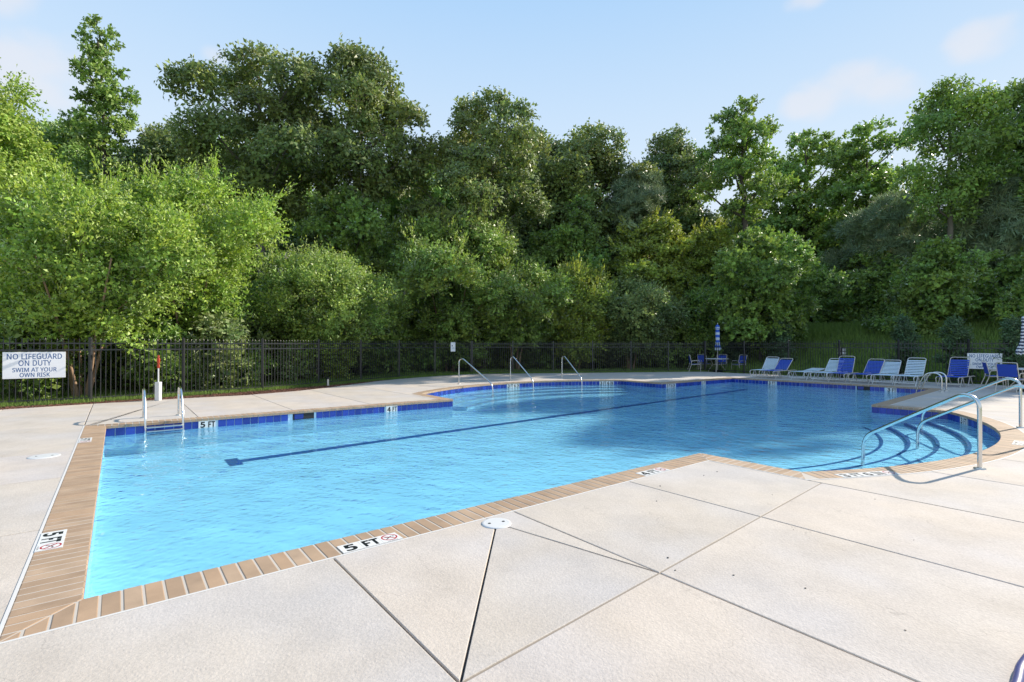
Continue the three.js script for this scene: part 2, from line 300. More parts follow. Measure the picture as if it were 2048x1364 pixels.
{ // swim lane on the floor: a line of dark tiles ending in a T
  const lane = (u) => lerp(5.95, 6.7, clamp(u / 21));
  const g = [], at = (u, v, w, d) => { const b = new THREE.BoxGeometry(w, 0.006, d); b.rotateZ(Math.atan(0.2 / U3)); b.translate(u, floorY(u) + 0.004, -v); return b; };
  for (let u = 1.95; u < 20.9; u += 0.152) g.push(at(u, lane(u), 0.147, 0.2));
  const l = part('lane_line', mergeGeometries(g), M.laneTile, pool); l.userData.kind = 'stuff';
  for (let k = -1; k < 3; k++) part('lane_end_tile', at(1.78, lane(1.8) + (k - 0.5) * 0.152, 0.2, 0.146), M.laneTile, pool);
  
}
const edges = [['a', 'b'], ['l', 'a'], ['b', 'c'], 'near', ['k', 'l'], ['d', 'e'], ['f', 'g'], ['g', 'h'], ['h', 'i'], 'far', ['e', 'f'], ['j', 'k']];
{ // coping of long clay bricks
  let n = 0; const rest = [[], []], pitch = 0.1026, R = rng(9);
  const emit = (poly, key) => {
    const y = 0.004 + R() * 0.0045, mat = M.brick[Math.floor(R() * 5)];
    const geo = slabGeo(poly, -0.045, 0.0012 + y * 0.5, 0.0055);
    if (n < 300) { n++; part('coping_brick', geo, mat, pool); } else rest[n++ % 2].push(geo);
  };
  for (const e of edges) {
    if (typeof e === 'string') {
      const A = e === 'near' ? NA : FA, t0 = e === 'near' ? nA0 : fA0, t1 = e === 'near' ? nA1 : fA1, N = Math.round(A.r * Math.abs(t1 - t0) / pitch), g = 0.0055 / A.r;
      for (let i = 0; i < N; i++) { const s0 = lerp(t0, t1, i / N) + g, s1 = lerp(t0, t1, (i + 1) / N) - g; emit([onArc(A, s0, -0.022), onArc(A, s0, CW), onArc(A, s1, CW), onArc(A, s1, -0.022)].reverse()); }
      continue;
    }
    const i0 = outline.indexOf(corners[e[0]]) < 0 ? -1 : 0, find = (k) => outline.findIndex((p) => Math.hypot(p[0] - corners[k][0], p[1] - corners[k][1]) < 1e-6);
    const a = corners[e[0]], b = corners[e[1]], ia = find(e[0]), ib = find(e[1]), L = Math.hypot(b[0] - a[0], b[1] - a[1]), d = [(b[0] - a[0]) / L, (b[1] - a[1]) / L], o = [d[1], -d[0]];
    const oa = outerLine[ia], ob = outerLine[ib], at = (s, t) => [a[0] + d[0] * s + o[0] * t, a[1] + d[1] * s + o[1] * t];
    const ext = (p, q, k) => [p[0] + (q[0] - p[0]) * k, p[1] + (q[1] - p[1]) * k];
    const win = [ext(oa, a, 1.1), ext(ob, b, 1.1), ext(b, ob, 1.2), ext(a, oa, 1.2)];
    const N = Math.round(L / pitch), w = L / N, more = Math.ceil(0.32 / w);
    for (let i = -more; i < N + more; i++) { const c = clipBy([at(i * w + 0.0055, -0.022), at(i * w + 0.0055, CW), at((i + 1) * w - 0.0055, CW), at((i + 1) * w - 0.0055, -0.022)].reverse(), win, 0.004); if (c.length > 2 && Math.abs(area2(c)) > 0.0006) emit(c.length && area2(c) < 0 ? c.reverse() : c); }
  }
  rest.forEach((r, i) => { const m = part('distant_coping', mergeGeometries(r), M.brick[i], pool); m.userData.kind = 'stuff'; });
  const ring = (p, q, y0, y1) => { const s = new THREE.Shape(p.map(([a, b]) => new THREE.Vector2(a, b))); s.holes.push(new THREE.Path(q.slice().reverse().map(([a, b]) => new THREE.Vector2(a, b)))); const g = new THREE.ExtrudeGeometry(s, { depth: y1 - y0, bevelEnabled: false }); g.rotateX(-Math.PI / 2); g.translate(0, y0, 0); return g; };
  part('mortar_bed', ring(offset(outline, CW - 0.003), offset(outline, -0.016), -0.05, 0.0015), M.mortar, pool);
  part('edge_caulk', ring(offset(outline, CW + 0.02), offset(outline, CW + 0.001), -0.05, 0.0032), M.caulk, pool);
}
const markerTex = (parts, w) => {
  const c = document.createElement('canvas'); c.width = 128 * w; c.height = 128; const x = c.getContext('2d');
  x.fillStyle = '#f1f0ec'; x.fillRect(0, 0, c.width, 128); x.strokeStyle = '#c9c7c1'; x.lineWidth = 3; x.textAlign = 'center'; x.textBaseline = 'middle';
  parts.forEach((t, i) => {
    const cx = 64 + 128 * i; if (i) { x.beginPath(); x.moveTo(128 * i, 0); x.lineTo(128 * i, 128); x.stroke(); }
    if (t === '!') {
      x.strokeStyle = '#1b1b1d'; x.lineWidth = 7; x.beginPath(); x.moveTo(cx - 30, 84); x.lineTo(cx - 4, 62); x.lineTo(cx + 20, 44); x.moveTo(cx - 4, 62); x.lineTo(cx + 22, 74); x.moveTo(cx - 26, 44); x.lineTo(cx - 4, 62); x.stroke(); x.fillStyle = '#1b1b1d'; x.beginPath(); x.arc(cx + 28, 50, 6, 0, 7); x.fill();
      x.strokeStyle = '#b8202c'; x.lineWidth = 9; x.beginPath(); x.arc(cx, 58, 47, 0, 7); x.stroke(); x.beginPath(); x.moveTo(cx - 30, 30); x.lineTo(cx + 30, 90); x.stroke(); x.strokeStyle = '#c9c7c1'; x.lineWidth = 3;
      x.fillStyle = '#54545a'; x.font = 'bold 13px sans-serif'; x.fillText('NO DIVING', cx, 118);
    } else { x.fillStyle = '#0d0d10'; x.font = 'bold 132px sans-serif'; const k = Math.min(1.08, 112 / x.measureText(t).width); x.save(); x.translate(cx, 68); x.scale(k, 1); x.fillText(t, 0, 0); x.lineWidth = 5; x.strokeStyle = '#0d0d10'; x.strokeText(t, 0, 0); x.restore(); }
  });
  const t = new THREE.CanvasTexture(c); t.colorSpace = THREE.SRGBColorSpace; return t;
};
const markMat = new Map(), mark = (p) => { const k = p.join(); if (!markMat.has(k)) markMat.set(k, std(0xe4e4e4, 0.45, { map: markerTex(p, p.length) })); return markMat.get(k); };
function plate(name, parts, o, right, up, w, h, parent, label) {    // printed tiles: right and up are unit vectors in the pool frame
  const n = right.clone().cross(up), m = new THREE.Matrix4().makeBasis(right, up, n).setPosition(o);
  const body = new THREE.BoxGeometry(w, h, 0.012); body.applyMatrix4(m); const b = part(name, body, M.whitePlastic, parent); if (label) b.userData.label = label;
  const face = new THREE.PlaneGeometry(w - 0.002, h - 0.002); face.translate(0, 0, 0.0078); face.applyMatrix4(m); part('print', face, mark(parts), b);
}
{ // waterline tiles: each its own; hidden sides joined
  const TS = 0.1525, tg = new RoundedBoxGeometry(TS - 0.012, TS - 0.006, 0.008, 1, 0.002), R = rng(21), yT = -0.119, hidden = [];
  const skip = [];
  const put = (p0, ang, show) => {
    const p = [p0[0] - Math.sin(ang) * 0.006, p0[1] + Math.cos(ang) * 0.006];
    if (skip.some(([a, b, r]) => Math.hypot(p[0] - a, p[1] - b) < r)) return;
    if (!show) { const g = tg.clone(); g.rotateY(ang); g.translate(p[0], yT, -p[1]); hidden.push(g); return; }
    const m = part('waterline_tile', tg, M.tile[Math.floor(R() * 4)], pool); m.position.set(p[0], yT, -p[1]); m.rotation.y = ang;
  };
  const marks = [[['5', 'FT'], [1.62, VF + 0.04], 0], [['4', 'FT'], [5.62, VF + 0.01], 0], [['3', 'FT', '6', 'IN'], [17.4, VF], 0], [['3', 'FT'], [19.7, VF - 0.03], 0], [['3', 'FT'], [U3, 6.2], -Math.PI / 2], [['3', 'FT'], [U3, 2.0], -Math.PI / 2]];
  const arcMark = (A, u, near) => { const t = near ? Math.atan2(-Math.sqrt(A.r * A.r - (u - A.c[0]) ** 2), u - A.c[0]) : Math.atan2(Math.sqrt(A.r * A.r - (u - A.c[0]) ** 2), u - A.c[0]); return [onArc(A, t, 0), t - Math.PI / 2]; };
  for (const u of [12.45, 16.45]) { const [p, t] = arcMark(FA, u, false); marks.push([['3', 'FT', '6', 'IN'], p, t]); }
  { const [p, t] = arcMark(NA, 14.35, true); marks.push([['3', 'FT'], p, t]); }
  for (const [t, p, a] of marks) {
    const w = t.length * TS * 0.98; skip.push([p[0], p[1], w / 2 + TS * 0.08]);
    const right = V(Math.cos(a), 0, -Math.sin(a)), back = V(-Math.sin(a), 0, -Math.cos(a));
    plate('depth_marker', t, V(p[0], yT, -p[1]).addScaledVector(back, -0.012), right, V(0, 1, 0), w, TS, pool);
  }
  // skimmer mouths
  for (const [u, v, a] of [[3.5, VF + 0.03, 0], [U3, 2.85, -Math.PI / 2]]) {
    skip.push([u, v, 0.26]);
    const fr = new THREE.BoxGeometry(0.46, 0.14, 0.02), back = V(-Math.sin(a), 0, -Math.cos(a)); fr.rotateY(a); fr.translate(u + back.x * 0.004, yT, -v + back.z * 0.004);
    const m = part('skimmer', fr, M.dark, pool); const fl = new THREE.BoxGeometry(0.19, 0.11, 0.006); fl.rotateY(a); fl.translate(u - back.x * 0.012 - 0.1 * Math.cos(a), yT, -v - back.z * 0.012 + 0.1 * Math.sin(a)); part('weir_flap', fl, M.tile[3], m);
  }
  const line = (a, b, show) => { const L = Math.hypot(b[0] - a[0], b[1] - a[1]), N = Math.round(L / TS), ang = Math.atan2(b[1] - a[1], b[0] - a[0]); for (let i = 0; i < N; i++) put([lerp(a[0], b[0], (i + 0.5) / N), lerp(a[1], b[1], (i + 0.5) / N)], ang, show); };
  const arc = (A, t0, t1, f) => { const N = Math.round(A.r * Math.abs(t1 - t0) / TS); for (let i = 0; i < N; i++) { const t = lerp(t0, t1, (i + 0.5) / N); put(onArc(A, t, 0), t + Math.PI / 2, f(i / N)); } };
  const c = corners;
  line(c.k, c.l, true); line(c.d, c.e, true); line(c.f, c.g, true); line(c.g, c.h, true); line(c.h, c.i, true); arc(FA, fA0, fA1, () => true); arc(NA, nA0, nA1, (k) => k > 0.55);
  line(c.a, c.b, false); line(c.l, c.a, false); line(c.b, c.c, false); line(c.e, c.f, false); line(c.j, c.k, false);
  const m = part('hidden_tile_band', mergeGeometries(hidden), M.tile[1], pool); m.userData.kind = 'stuff';
  const g = offset(outline, -0.0005), pos = [], idx = []; g.forEach(([u, v], i) => { const q = g[(i + 1) % g.length], b = pos.length / 3; pos.push(u, -0.045, -v, q[0], -0.045, -q[1], q[0], -0.2, -q[1], u, -0.2, -v); idx.push(b, b + 2, b + 1, b, b + 3, b + 2); });
  // depth marks set in the coping
  const X = V(1, 0, 0), N = V(0, 0, -1), nX = V(-1, 0, 0), nN = V(0, 0, 1), y = -0.0003;
  plate('deck_depth_marker', ['5', 'FT', '!'], V(1.69, y, 0.212), X, N, 0.462, 0.154, pool, 'white five feet no diving tile on the coping');
  plate('deck_depth_marker', ['4', 'FT', '!'], V(5.15, y, 0.212), X, N, 0.462, 0.154, pool, 'white four feet no diving tile on the coping');
  plate('deck_depth_marker', ['5', 'FT', '!'], V(-0.212, y, -1.33), nN, X, 0.462, 0.154, pool);
  plate('deck_depth_marker', ['5', 'FT', '!'], V(-0.212, y, -6.45), nN, X, 0.462, 0.154, pool);
  for (const [k, p] of [[0.075, ['3', 'FT', '6', 'IN', '!']], [0.52, ['3', 'FT', '!']]]) { const t = lerp(nA0, nA1, k), q = onArc(NA, t, CW - 0.078); plate('deck_depth_marker', p, V(q[0], y, -q[1]), V(-Math.sin(t), 0, -Math.cos(t)), V(-Math.cos(t), 0, Math.sin(t)), p.length * 0.154, 0.154, pool); }
}
{ // the water
  const g = new THREE.ShapeGeometry(new THREE.Shape(offset(outline, 0.002).map(([a, b]) => new THREE.Vector2(a, b)))); g.rotateX(-Math.PI / 2); g.translate(0, WATER, 0);
  const w = inPoolFrame(structure('pool_water', g, M.water, 'clear blue rippled water in the swimming pool')); w.castShadow = false;
}

// ------------------------------------------------------------------ steel rails and ladders
function ladder(label, rails, vIn, vOut, dirV, top, treads) {
  const t = thing('pool_ladder', label, 'ladder', null); const [x, z] = toXZ([rails[0], vOut]); t.position.set(x, 0, -z); t.rotation.y = TH;
  const L = (u, v, y) => V(u - rails[0], y, -(v - vOut));
  for (const u of rails) {
    part('rail', pipe([L(u, vOut, 0), L(u, vOut, top * 0.98), L(u, lerp(vOut, vIn, 0.62), top), L(u, vIn, 0.02), L(u, vIn, -0.5)], 0.22, 0.021), M.steel, t);
    const e = new THREE.CylinderGeometry(0.05, 0.055, 0.02, 18); e.translate(u - rails[0], 0.01, 0); part('escutcheon', e, M.steelDull, t);
  }
  for (const y of treads) { const b = new RoundedBoxGeometry(Math.abs(rails[1] - rails[0]) - 0.04, 0.025, 0.09, 2, 0.01); const p = L((rails[0] + rails[1]) / 2, vIn, y); b.translate(p.x, p.y, p.z); part('tread', b, M.steelDull, t); }
}
ladder('steel ladder at the five foot corner beside the white post', [0.6, 1.2], 7.9, 8.88, 1, 0.62, [-0.075, -0.15, -0.225]);
ladder('short steel ladder in front of the blue lounge chair by the sign', [20.65, 21.2], 0.98, 0.33, -1, 0.6, [-0.16, -0.3]);
function handrail(label, foot, base, top, yFoot, group) {           // base on the deck, foot on a step, both [x, z]
  const t = thing('handrail', label, 'handrail', group); t.position.set(base[0], 0, -base[1]);
  const d = V(foot[0] - base[0], 0, -(foot[1] - base[1]));
  const k = 0.1, low = 0.09;
  part('rail', pipe([V(0, 0, 0), V(0, top * 0.96, 0), V(d.x * k, top * 1.04, d.z * k), V(d.x * 0.985, low, d.z * 0.985), V(d.x, yFoot, d.z)], 0.17, 0.0235, 12), M.steel, t);
  for (const [x, y, z] of [[0, 0.008, 0], [d.x, yFoot + 0.008, d.z]]) { const e = new THREE.CylinderGeometry(0.055, 0.062, 0.018, 20); e.translate(x, y, z); part('escutcheon', e, M.steelDull, t); }
}
{
  const f1 = gp(1724, 934, -0.40), f3 = gp(1833, 900, -0.40), f2 = gp(1842, 866, -0.40), p1 = gp(1958, 937), p2 = gp(2040, 855), p3 = [f3[0] + 0.42, f3[1] - 1.62];
  handrail('steel handrail with curved top rising from the brick curb of the near steps', f1, p1, 0.86, -0.40);
  handrail('middle steel handrail of the near curved steps', f3, p3, 0.86, -0.40);
  handrail('steel handrail of the near steps closest to the blue tiled corner', f2, p2, 0.86, -0.40);
  const far = [[[918, 768], [986, 788], 0.95], [[1021, 760.5], [1067, 778], 0.98], [[1124, 756.5], [1164, 773.5], 0.97]];
  const names = ['steel handrail of the far steps nearest the small white notice', 'middle steel handrail of the far curved steps', 'steel handrail of the far steps nearest the table and umbrella'];
  far.forEach(([b, f, h], i) => handrail(names[i], gp(f[0], f[1] + 3, -0.30), gp(...b), h, -0.3));
}

// ------------------------------------------------------------------ fences
function fence(name, label, posts, H, sub) {
  const t = thing(name, label, 'fence'); t.position.set(posts[0][0], 0, -posts[0][1]);
  const o = posts[0], pg = new THREE.BoxGeometry(0.062, H + 0.1, 0.062), cap = new THREE.ConeGeometry(0.05, 0.035, 4); cap.rotateY(Math.PI / 4);
  const kg = (() => { const b = new THREE.BoxGeometry(0.017, H - 0.1, 0.017); b.translate(0, (H - 0.1) / 2 + 0.06, 0); const c = new THREE.ConeGeometry(0.014, 0.05, 4); c.rotateY(Math.PI / 4); c.translate(0, H - 0.015, 0); return mergeGeometries([b, c]); })();
  posts.forEach(([x, z], i) => {
    const y = Math.max(-0.06, groundY(x, z) + 0) * 0;
    const p = part('post', pg, M.fence, t); p.position.set(x - o[0], (H + 0.1) / 2 - 0.08, -(z - o[1])); const c = part('post_cap', cap, M.fence, p); c.position.y = (H + 0.1) / 2 + 0.017;
    if (i + 1 >= posts.length) return;
    const [x2, z2] = posts[i + 1], L = Math.hypot(x2 - x, z2 - z), a = Math.atan2(z2 - z, x2 - x);
    for (const h of [0.1, H - 0.3, H - 0.13]) { const r = part('rail', new THREE.BoxGeometry(L - 0.062, 0.034, 0.028), M.fence, t); r.position.set((x + x2) / 2 - o[0], h, -((z + z2) / 2 - o[1])); r.rotation.y = a; }
    const n = Math.round(L / 0.108);
    for (let k = 1; k < n; k++) { const q = part('picket', kg, M.fence, t); q.position.set(lerp(x, x2, k / n) - o[0], 0, -(lerp(z, z2, k / n) - o[1])); q.rotation.y = a; }
  });
}
const FH = 1.66;
const fenceLeft = [[-16.6, 8.9], [-14.8, 10.5], [-12.95, 11.95], [-11.1, 13.3], [-9.76, 15.0], [-8.25, 16.7], [-7.12, 18.6], [-6.1, 20.4], [-5.0, 22.4], [-3.7, 24.3], [-2.1, 26.0]];
const fenceBack = Array.from({ length: 7 }, (_, i) => [lerp(-2.1, 10.75, i / 6), lerp(26.0, 28.2, i / 6)]); fenceBack[0] = [-2.03, 26.04];
const fenceRight = Array.from({ length: 9 }, (_, i) => toXZ([26.0, lerp(11.66, -6, i / 8)]));
fence('picket_fence', 'dark metal picket fence carrying the small white notice and a no lifeguard sign', fenceLeft, FH);
fence('picket_fence', 'dark metal picket fence between the far steps and the woods', fenceBack, FH);
fence('picket_fence', 'dark metal picket fence behind the row of lounge chairs', fenceRight, FH);

// ------------------------------------------------------------------ signs
function signTexture(w, h, draw) { const c = document.createElement('canvas'); c.width = w; c.height = h; const x = c.getContext('2d'); x.fillStyle = '#f4f5f7'; x.fillRect(0, 0, w, h); draw(x); const t = new THREE.CanvasTexture(c); t.colorSpace = THREE.SRGBColorSpace; t.anisotropy = 8; return t; }
const lifeguard = std(0xffffff, 0.5, { map: signTexture(1024, 528, (x) => {
  x.fillStyle = '#3f6296'; x.textAlign = 'center'; x.textBaseline = 'middle';
  for (const [s, y, px, w] of [['NO LIFEGUARD', 88, 132, 920], ['ON DUTY', 222, 132, 540], ['SWIM AT YOUR', 358, 100, 730], ['OWN RISK', 462, 100, 500]]) { x.font = px + 'px sans-serif'; const k = w / x.measureText(s).width; x.save(); x.translate(512, y); x.scale(k, 1.12); x.fillText(s, 0, 0); x.lineWidth = 4; x.strokeStyle = '#3f6296'; x.strokeText(s, 0, 0); x.restore(); }
}) });
const notice = std(0xffffff, 0.5, { map: signTexture(192, 320, (x) => { x.fillStyle = '#1d1d22'; x.beginPath(); x.arc(60, 122, 22, 0, 7); x.fill(); x.fillStyle = '#a9acb2'; for (const [a, y, w] of [[50, 178, 90], [74, 200, 86], [50, 222, 100]]) x.fillRect(a, y, w, 10); }) });
function sign(name, label, c, y, a, w, h, mat) {
  const t = thing(name, label, 'sign'); t.position.set(c[0], y, -c[1]); t.rotation.y = a;
  const b = new RoundedBoxGeometry(w, h, 0.012, 2, 0.005); part('panel', b, M.white, t);
  const f = new THREE.PlaneGeometry(w - 0.012, h - 0.012); f.translate(0, 0, 0.0082); part('print', f, mat, t);
  for (const s of [-1, 1]) { const g = new THREE.BoxGeometry(0.03, 0.03, 0.05); g.translate(s * w * 0.36, h * 0.3, -0.03); part('bracket', g, M.steelDull, t); }
}
const between = (p, q, t, off) => { const dx = q[0] - p[0], dz = q[1] - p[1], L = Math.hypot(dx, dz); return { at: [lerp(p[0], q[0], t) + dz / L * off, lerp(p[1], q[1], t) - dx / L * off], a: Math.atan2(dz, dx) }; };
{ let s = between(fenceLeft[2], fenceLeft[3], 0.535, 0.055); sign('warning_sign', 'white no lifeguard on duty sign on the fence beside the tan tree trunks', s.at, 0.985, s.a, 1.16, 0.66, lifeguard);
  s = between(fenceLeft[9], fenceLeft[10], 0.46, 0.05); sign('notice_sign', 'small white notice with a black dot high on the fence', s.at, 1.38, s.a, 0.3, 0.46, notice);
  const q = toXZ([25.94, 0.16]); sign('warning_sign', 'white no lifeguard sign on the shaded fence behind the blue chairs', q, 0.87, -Math.PI / 2 + TH, 0.98, 0.6, lifeguard); }
{ // post lantern in the hedge behind the lounge chairs
  const [x, z] = toXZ([26.2, 5.0]); const t = thing('post_lantern', 'small white four paned lantern on a dark post behind the blue loungers', 'lantern'); t.position.set(x, 0, -z); t.rotation.y = TH - Math.PI / 2 + 0.1;
  const p = new THREE.CylinderGeometry(0.03, 0.035, 1.1, 10); p.translate(0, 0.5, 0); part('post', p, M.dark, t);
  for (const i of [-1, 1]) for (const j of [-1, 1]) { const g = new RoundedBoxGeometry(0.125, 0.125, 0.2, 1, 0.008); g.translate(i * 0.078, 1.19 + j * 0.078, 0); part('pane', g, M.white, t); }
  for (const [w, h, y] of [[0.34, 0.025, 1.03], [0.34, 0.025, 1.35], [0.3, 0.02, 1.19], [0.02, 0.32, 1.19]]) { const g = new THREE.BoxGeometry(w, h, 0.235); g.translate(0, y, 0); part('frame_bar', g, M.dark, t); }
}
{ // white post with an orange marker
  const [x, z] = gp(317, 801); const t = thing('marker_post', 'square white post with a thin rod and orange red marker by the fence', 'post'); t.position.set(x, 0, -z);
  const b = new RoundedBoxGeometry(0.12, 0.5, 0.12, 2, 0.012); b.translate(0, 0.25, 0); part('white_base', b, M.whitePlastic, t);
  const r = new THREE.CylinderGeometry(0.018, 0.018, 0.45, 10); r.translate(0, 0.7, 0); part('rod', r, M.white, t);
  const m = new THREE.LatheGeometry([[0, 0.86], [0.03, 0.87], [0.036, 0.93], [0.02, 0.99], [0.04, 1.03], [0.042, 1.12], [0.02, 1.15], [0.03, 1.2], [0, 1.22]].map(([a, c]) => new THREE.Vector2(a, c)), 12); m.scale(1, 1, 0.7); part('orange_marker', m, M.orange, t);
}
{ const [x, z] = gp(656, 771); const t = thing('path_light', 'low grey path light standing at the edge of the mulch', 'light'); t.position.set(x, 0, -z);
  const a = new THREE.CylinderGeometry(0.04, 0.05, 0.24, 12); a.translate(0, 0.12, 0); part('stem', a, M.steelDull, t); const b = new THREE.LatheGeometry([[0, 0.3], [0.07, 0.28], [0.075, 0.24], [0.03, 0.235], [0, 0.235]].map(([p, q]) => new THREE.Vector2(p, q)), 14); part('cap', b, M.dark, t); }
function lidAt(label, px, py, r) {
  const [x, z] = gp(px, py); const t = thing('skimmer_lid', label, 'lid'); t.position.set(x, 0, -z); t.rotation.y = 0.4;
  part('disc', new THREE.LatheGeometry([[0, 0.009], [r * 0.7, 0.009], [r * 0.72, 0.0075], [r * 0.78, 0.0075], [r * 0.8, 0.009], [r * 0.96, 0.0075], [r, 0.0005]].map(([a, b]) => new THREE.Vector2(a, b)), 40), M.whitePlastic, t);
  for (const s of [-1, 1]) { const g = new THREE.CylinderGeometry(0.013, 0.013, 0.002, 10); g.translate(s * r * 0.5, 0.0095, 0); part('finger_hole', g, M.dark, t); }
}
lidAt('round white skimmer lid where two deck joints meet', 993, 1046, 0.125);
lidAt('round white skimmer lid on the deck beside the long brick edge', 90, 912.5, 0.17);
{ const t = tag(part(numbered('pool_hose'), tubeGeo([[1.89, 1.87], [2.05, 2.08], [2.215, 2.22], [2.36, 2.34], [2.65, 2.5], [3.2, 2.57]].map(([x, z]) => V(x, 0.022, -z)), 0.021, false, 10, 14), std(lin(0.05, 0.06, 0.19), 0.45)), 'dark blue hose lying on the concrete deck', 'hose'); }

// ------------------------------------------------------------------ furniture
function loungeChair(label, vinyl, frame, [u, v], backDeg, group, yaw = 0) {
  const t = thing('lounge_chair', label, 'lounge chair', group); const [x, z] = toXZ([u, v]); t.position.set(x, 0, -z); t.rotation.y = TH + yaw;   // local +x from foot to head
  const W = 0.62, h = 0.34, hinge = 1.18, L = 0.76, a = backDeg * Math.PI / 180, r = 0.014;
  for (const s of [-1, 1]) {
    const zz = s * W / 2;
    part('side_rail', pipe([V(0.06, 0.1, zz), V(-0.02, h - 0.04, zz), V(0.1, h, zz), V(1.86, h, zz), V(1.95, h - 0.03, zz)], 0.07, r, 8), frame, t);
    part('leg', pipe([V(0.42, h, zz), V(0.36, 0.2, zz), V(0.16, 0, zz), V(0.1, 0, zz)], 0.06, r, 8), frame, t);
    part('leg', pipe([V(0.5, h, zz), V(0.6, 0.16, zz), V(0.74, 0, zz)], 0.06, r, 8), frame, t);
    part('leg', pipe([V(1.3, h, zz), V(1.22, 0.16, zz), V(1.08, 0, zz)], 0.06, r, 8), frame, t);
    part('leg', pipe([V(1.42, h, zz), V(1.52, 0.16, zz), V(1.72, 0, zz)], 0.06, r, 8), frame, t);
  }
  part('foot_bar', pipe([V(0.06, 0.1, -W / 2), V(0.06, 0.1, W / 2)], 0.02, r, 8), frame, t);
  const B = (d, zz) => V(hinge + Math.cos(a) * d, h + 0.015 + Math.sin(a) * d, zz);
  part('back_frame', pipe([B(0, -W / 2 + 0.03), B(L, -W / 2 + 0.03), B(L, W / 2 - 0.03), B(0, W / 2 - 0.03)], 0.09, r, 8), frame, t);
  const sg = new RoundedBoxGeometry(0.05, 0.007, W - 0.01, 1, 0.003), bg = new RoundedBoxGeometry(0.05, 0.007, W - 0.07, 1, 0.003);
  for (let d = 0.12; d < hinge - 0.02; d += 0.072) { const m = part('seat_strap', sg, vinyl, t); m.position.set(d, h + 0.012, 0); }
  for (let d = 0.05; d < L - 0.08; d += 0.072) { const m = part('back_strap', bg, vinyl, t), p = B(d, 0); m.position.set(p.x - Math.sin(a) * 0.012, p.y + Math.cos(a) * 0.012, 0); m.rotation.z = a; }
  if (backDeg > 8) { const g = pipe([B(L * 0.55, -W / 2 + 0.06), V(hinge + Math.cos(a) * L * 0.5 + 0.18, h, -W / 2 + 0.02)], 0.02, r * 0.8, 6); part('prop', g, frame, t); }
}
const row = [
  ['white strap lounge chair at the end of the row beside the table', 'w', 7.2, 47], ['blue strap lounge chair between the first white one and the flat one', 'b', 6.72, 42],
  ['white strap lounge chair folded out flat', 'w', 5.5, 7], ['white strap lounge chair next to the flat one', 'w', 4.62, 46], ['blue strap lounge chair with upright back under the lantern', 'b', 4.02, 60],
  ['blue strap lounge chair with reclined back beside the lantern', 'b', 3.25, 47], ['white strap lounge chair reclined beside another white one', 'w', 2.5, 44],
  ['white strap lounge chair with steep back facing the skimmer mouth', 'w', 1.82, 56], ['blue strap lounge chair alone between the ladder and the sign', 'b', 0.72, 62],
];
for (const [label, c, v, deg] of row) loungeChair(label, c === 'b' ? M.blueVinyl : M.whiteVinyl, c === 'b' ? M.cream : M.white, [22.72 + (v < 1 ? 0.5 : 0) + 0.12 * Math.sin(v * 9.1), v], deg, 'lounge chairs along the far end of the pool', 0.09 * Math.sin(v * 5.3));
function armChair(label, [x, z], yaw, group) {                       // local +x is the way the sitter faces
  const t = thing('patio_chair', label, 'chair', group); t.position.set(x, 0, -z); t.rotation.y = yaw;
  const r = 0.013, W = 0.56, h = 0.42;
  for (const s of [-1, 1]) {
    const zz = s * W / 2;
    part('arm', pipe([V(0.26, 0, zz), V(0.22, 0.62, zz), V(-0.2, 0.6, zz), V(-0.22, 0.45, zz)], 0.1, r, 8), M.cream, t);
    part('leg', pipe([V(-0.36, 0, zz * 0.94), V(-0.2, 0.45, zz * 0.94), V(-0.3, 0.9, zz * 0.94)], 0.1, r, 8), M.cream, t);
    part('seat_rail', pipe([V(0.24, h, zz * 0.96), V(-0.2, h - 0.02, zz * 0.96)], 0.02, r, 8), M.cream, t);
  }
  part('back_frame', pipe([V(-0.285, 0.84, -W / 2 * 0.94), V(-0.3, 0.93, -W / 2 * 0.94), V(-0.3, 0.93, W / 2 * 0.94), V(-0.285, 0.84, W / 2 * 0.94)], 0.06, r, 8), M.cream, t);
  const seat = new RoundedBoxGeometry(0.46, 0.012, W - 0.04, 1, 0.005); seat.translate(0.02, h, 0); part('seat', seat, M.blueSling, t);
  const back = new RoundedBoxGeometry(0.012, 0.4, W - 0.07, 1, 0.005); back.rotateZ(0.21); back.translate(-0.262, 0.68, 0); part('backrest', back, M.blueSling, t);
  part('front_bar', pipe([V(0.245, h - 0.03, -W / 2), V(0.245, h - 0.03, W / 2)], 0.02, r, 8), M.cream, t);
}
function patioTable(label, [x, z], group) {
  const t = thing('patio_table', label, 'table', group); t.position.set(x, 0, -z);
  part('top', new THREE.LatheGeometry([[0, 0.735], [0.58, 0.735], [0.61, 0.725], [0.61, 0.705], [0.58, 0.7], [0, 0.7]].map(([a, b]) => new THREE.Vector2(a, b)), 40), M.white, t);
  for (let k = 0; k < 4; k++) { const a = k * Math.PI / 2 + 0.5, c = Math.cos(a), s = Math.sin(a); part('leg', pipe([V(c * 0.34, 0.7, s * 0.34), V(c * 0.2, 0.4, s * 0.2), V(c * 0.4, 0.14, s * 0.4), V(c * 0.45, 0, s * 0.45)], 0.14, 0.015, 8), M.cream, t); }
  part('ring', new THREE.TorusGeometry(0.2, 0.012, 8, 32).rotateX(Math.PI / 2).translate(0, 0.4, 0), M.cream, t);
}
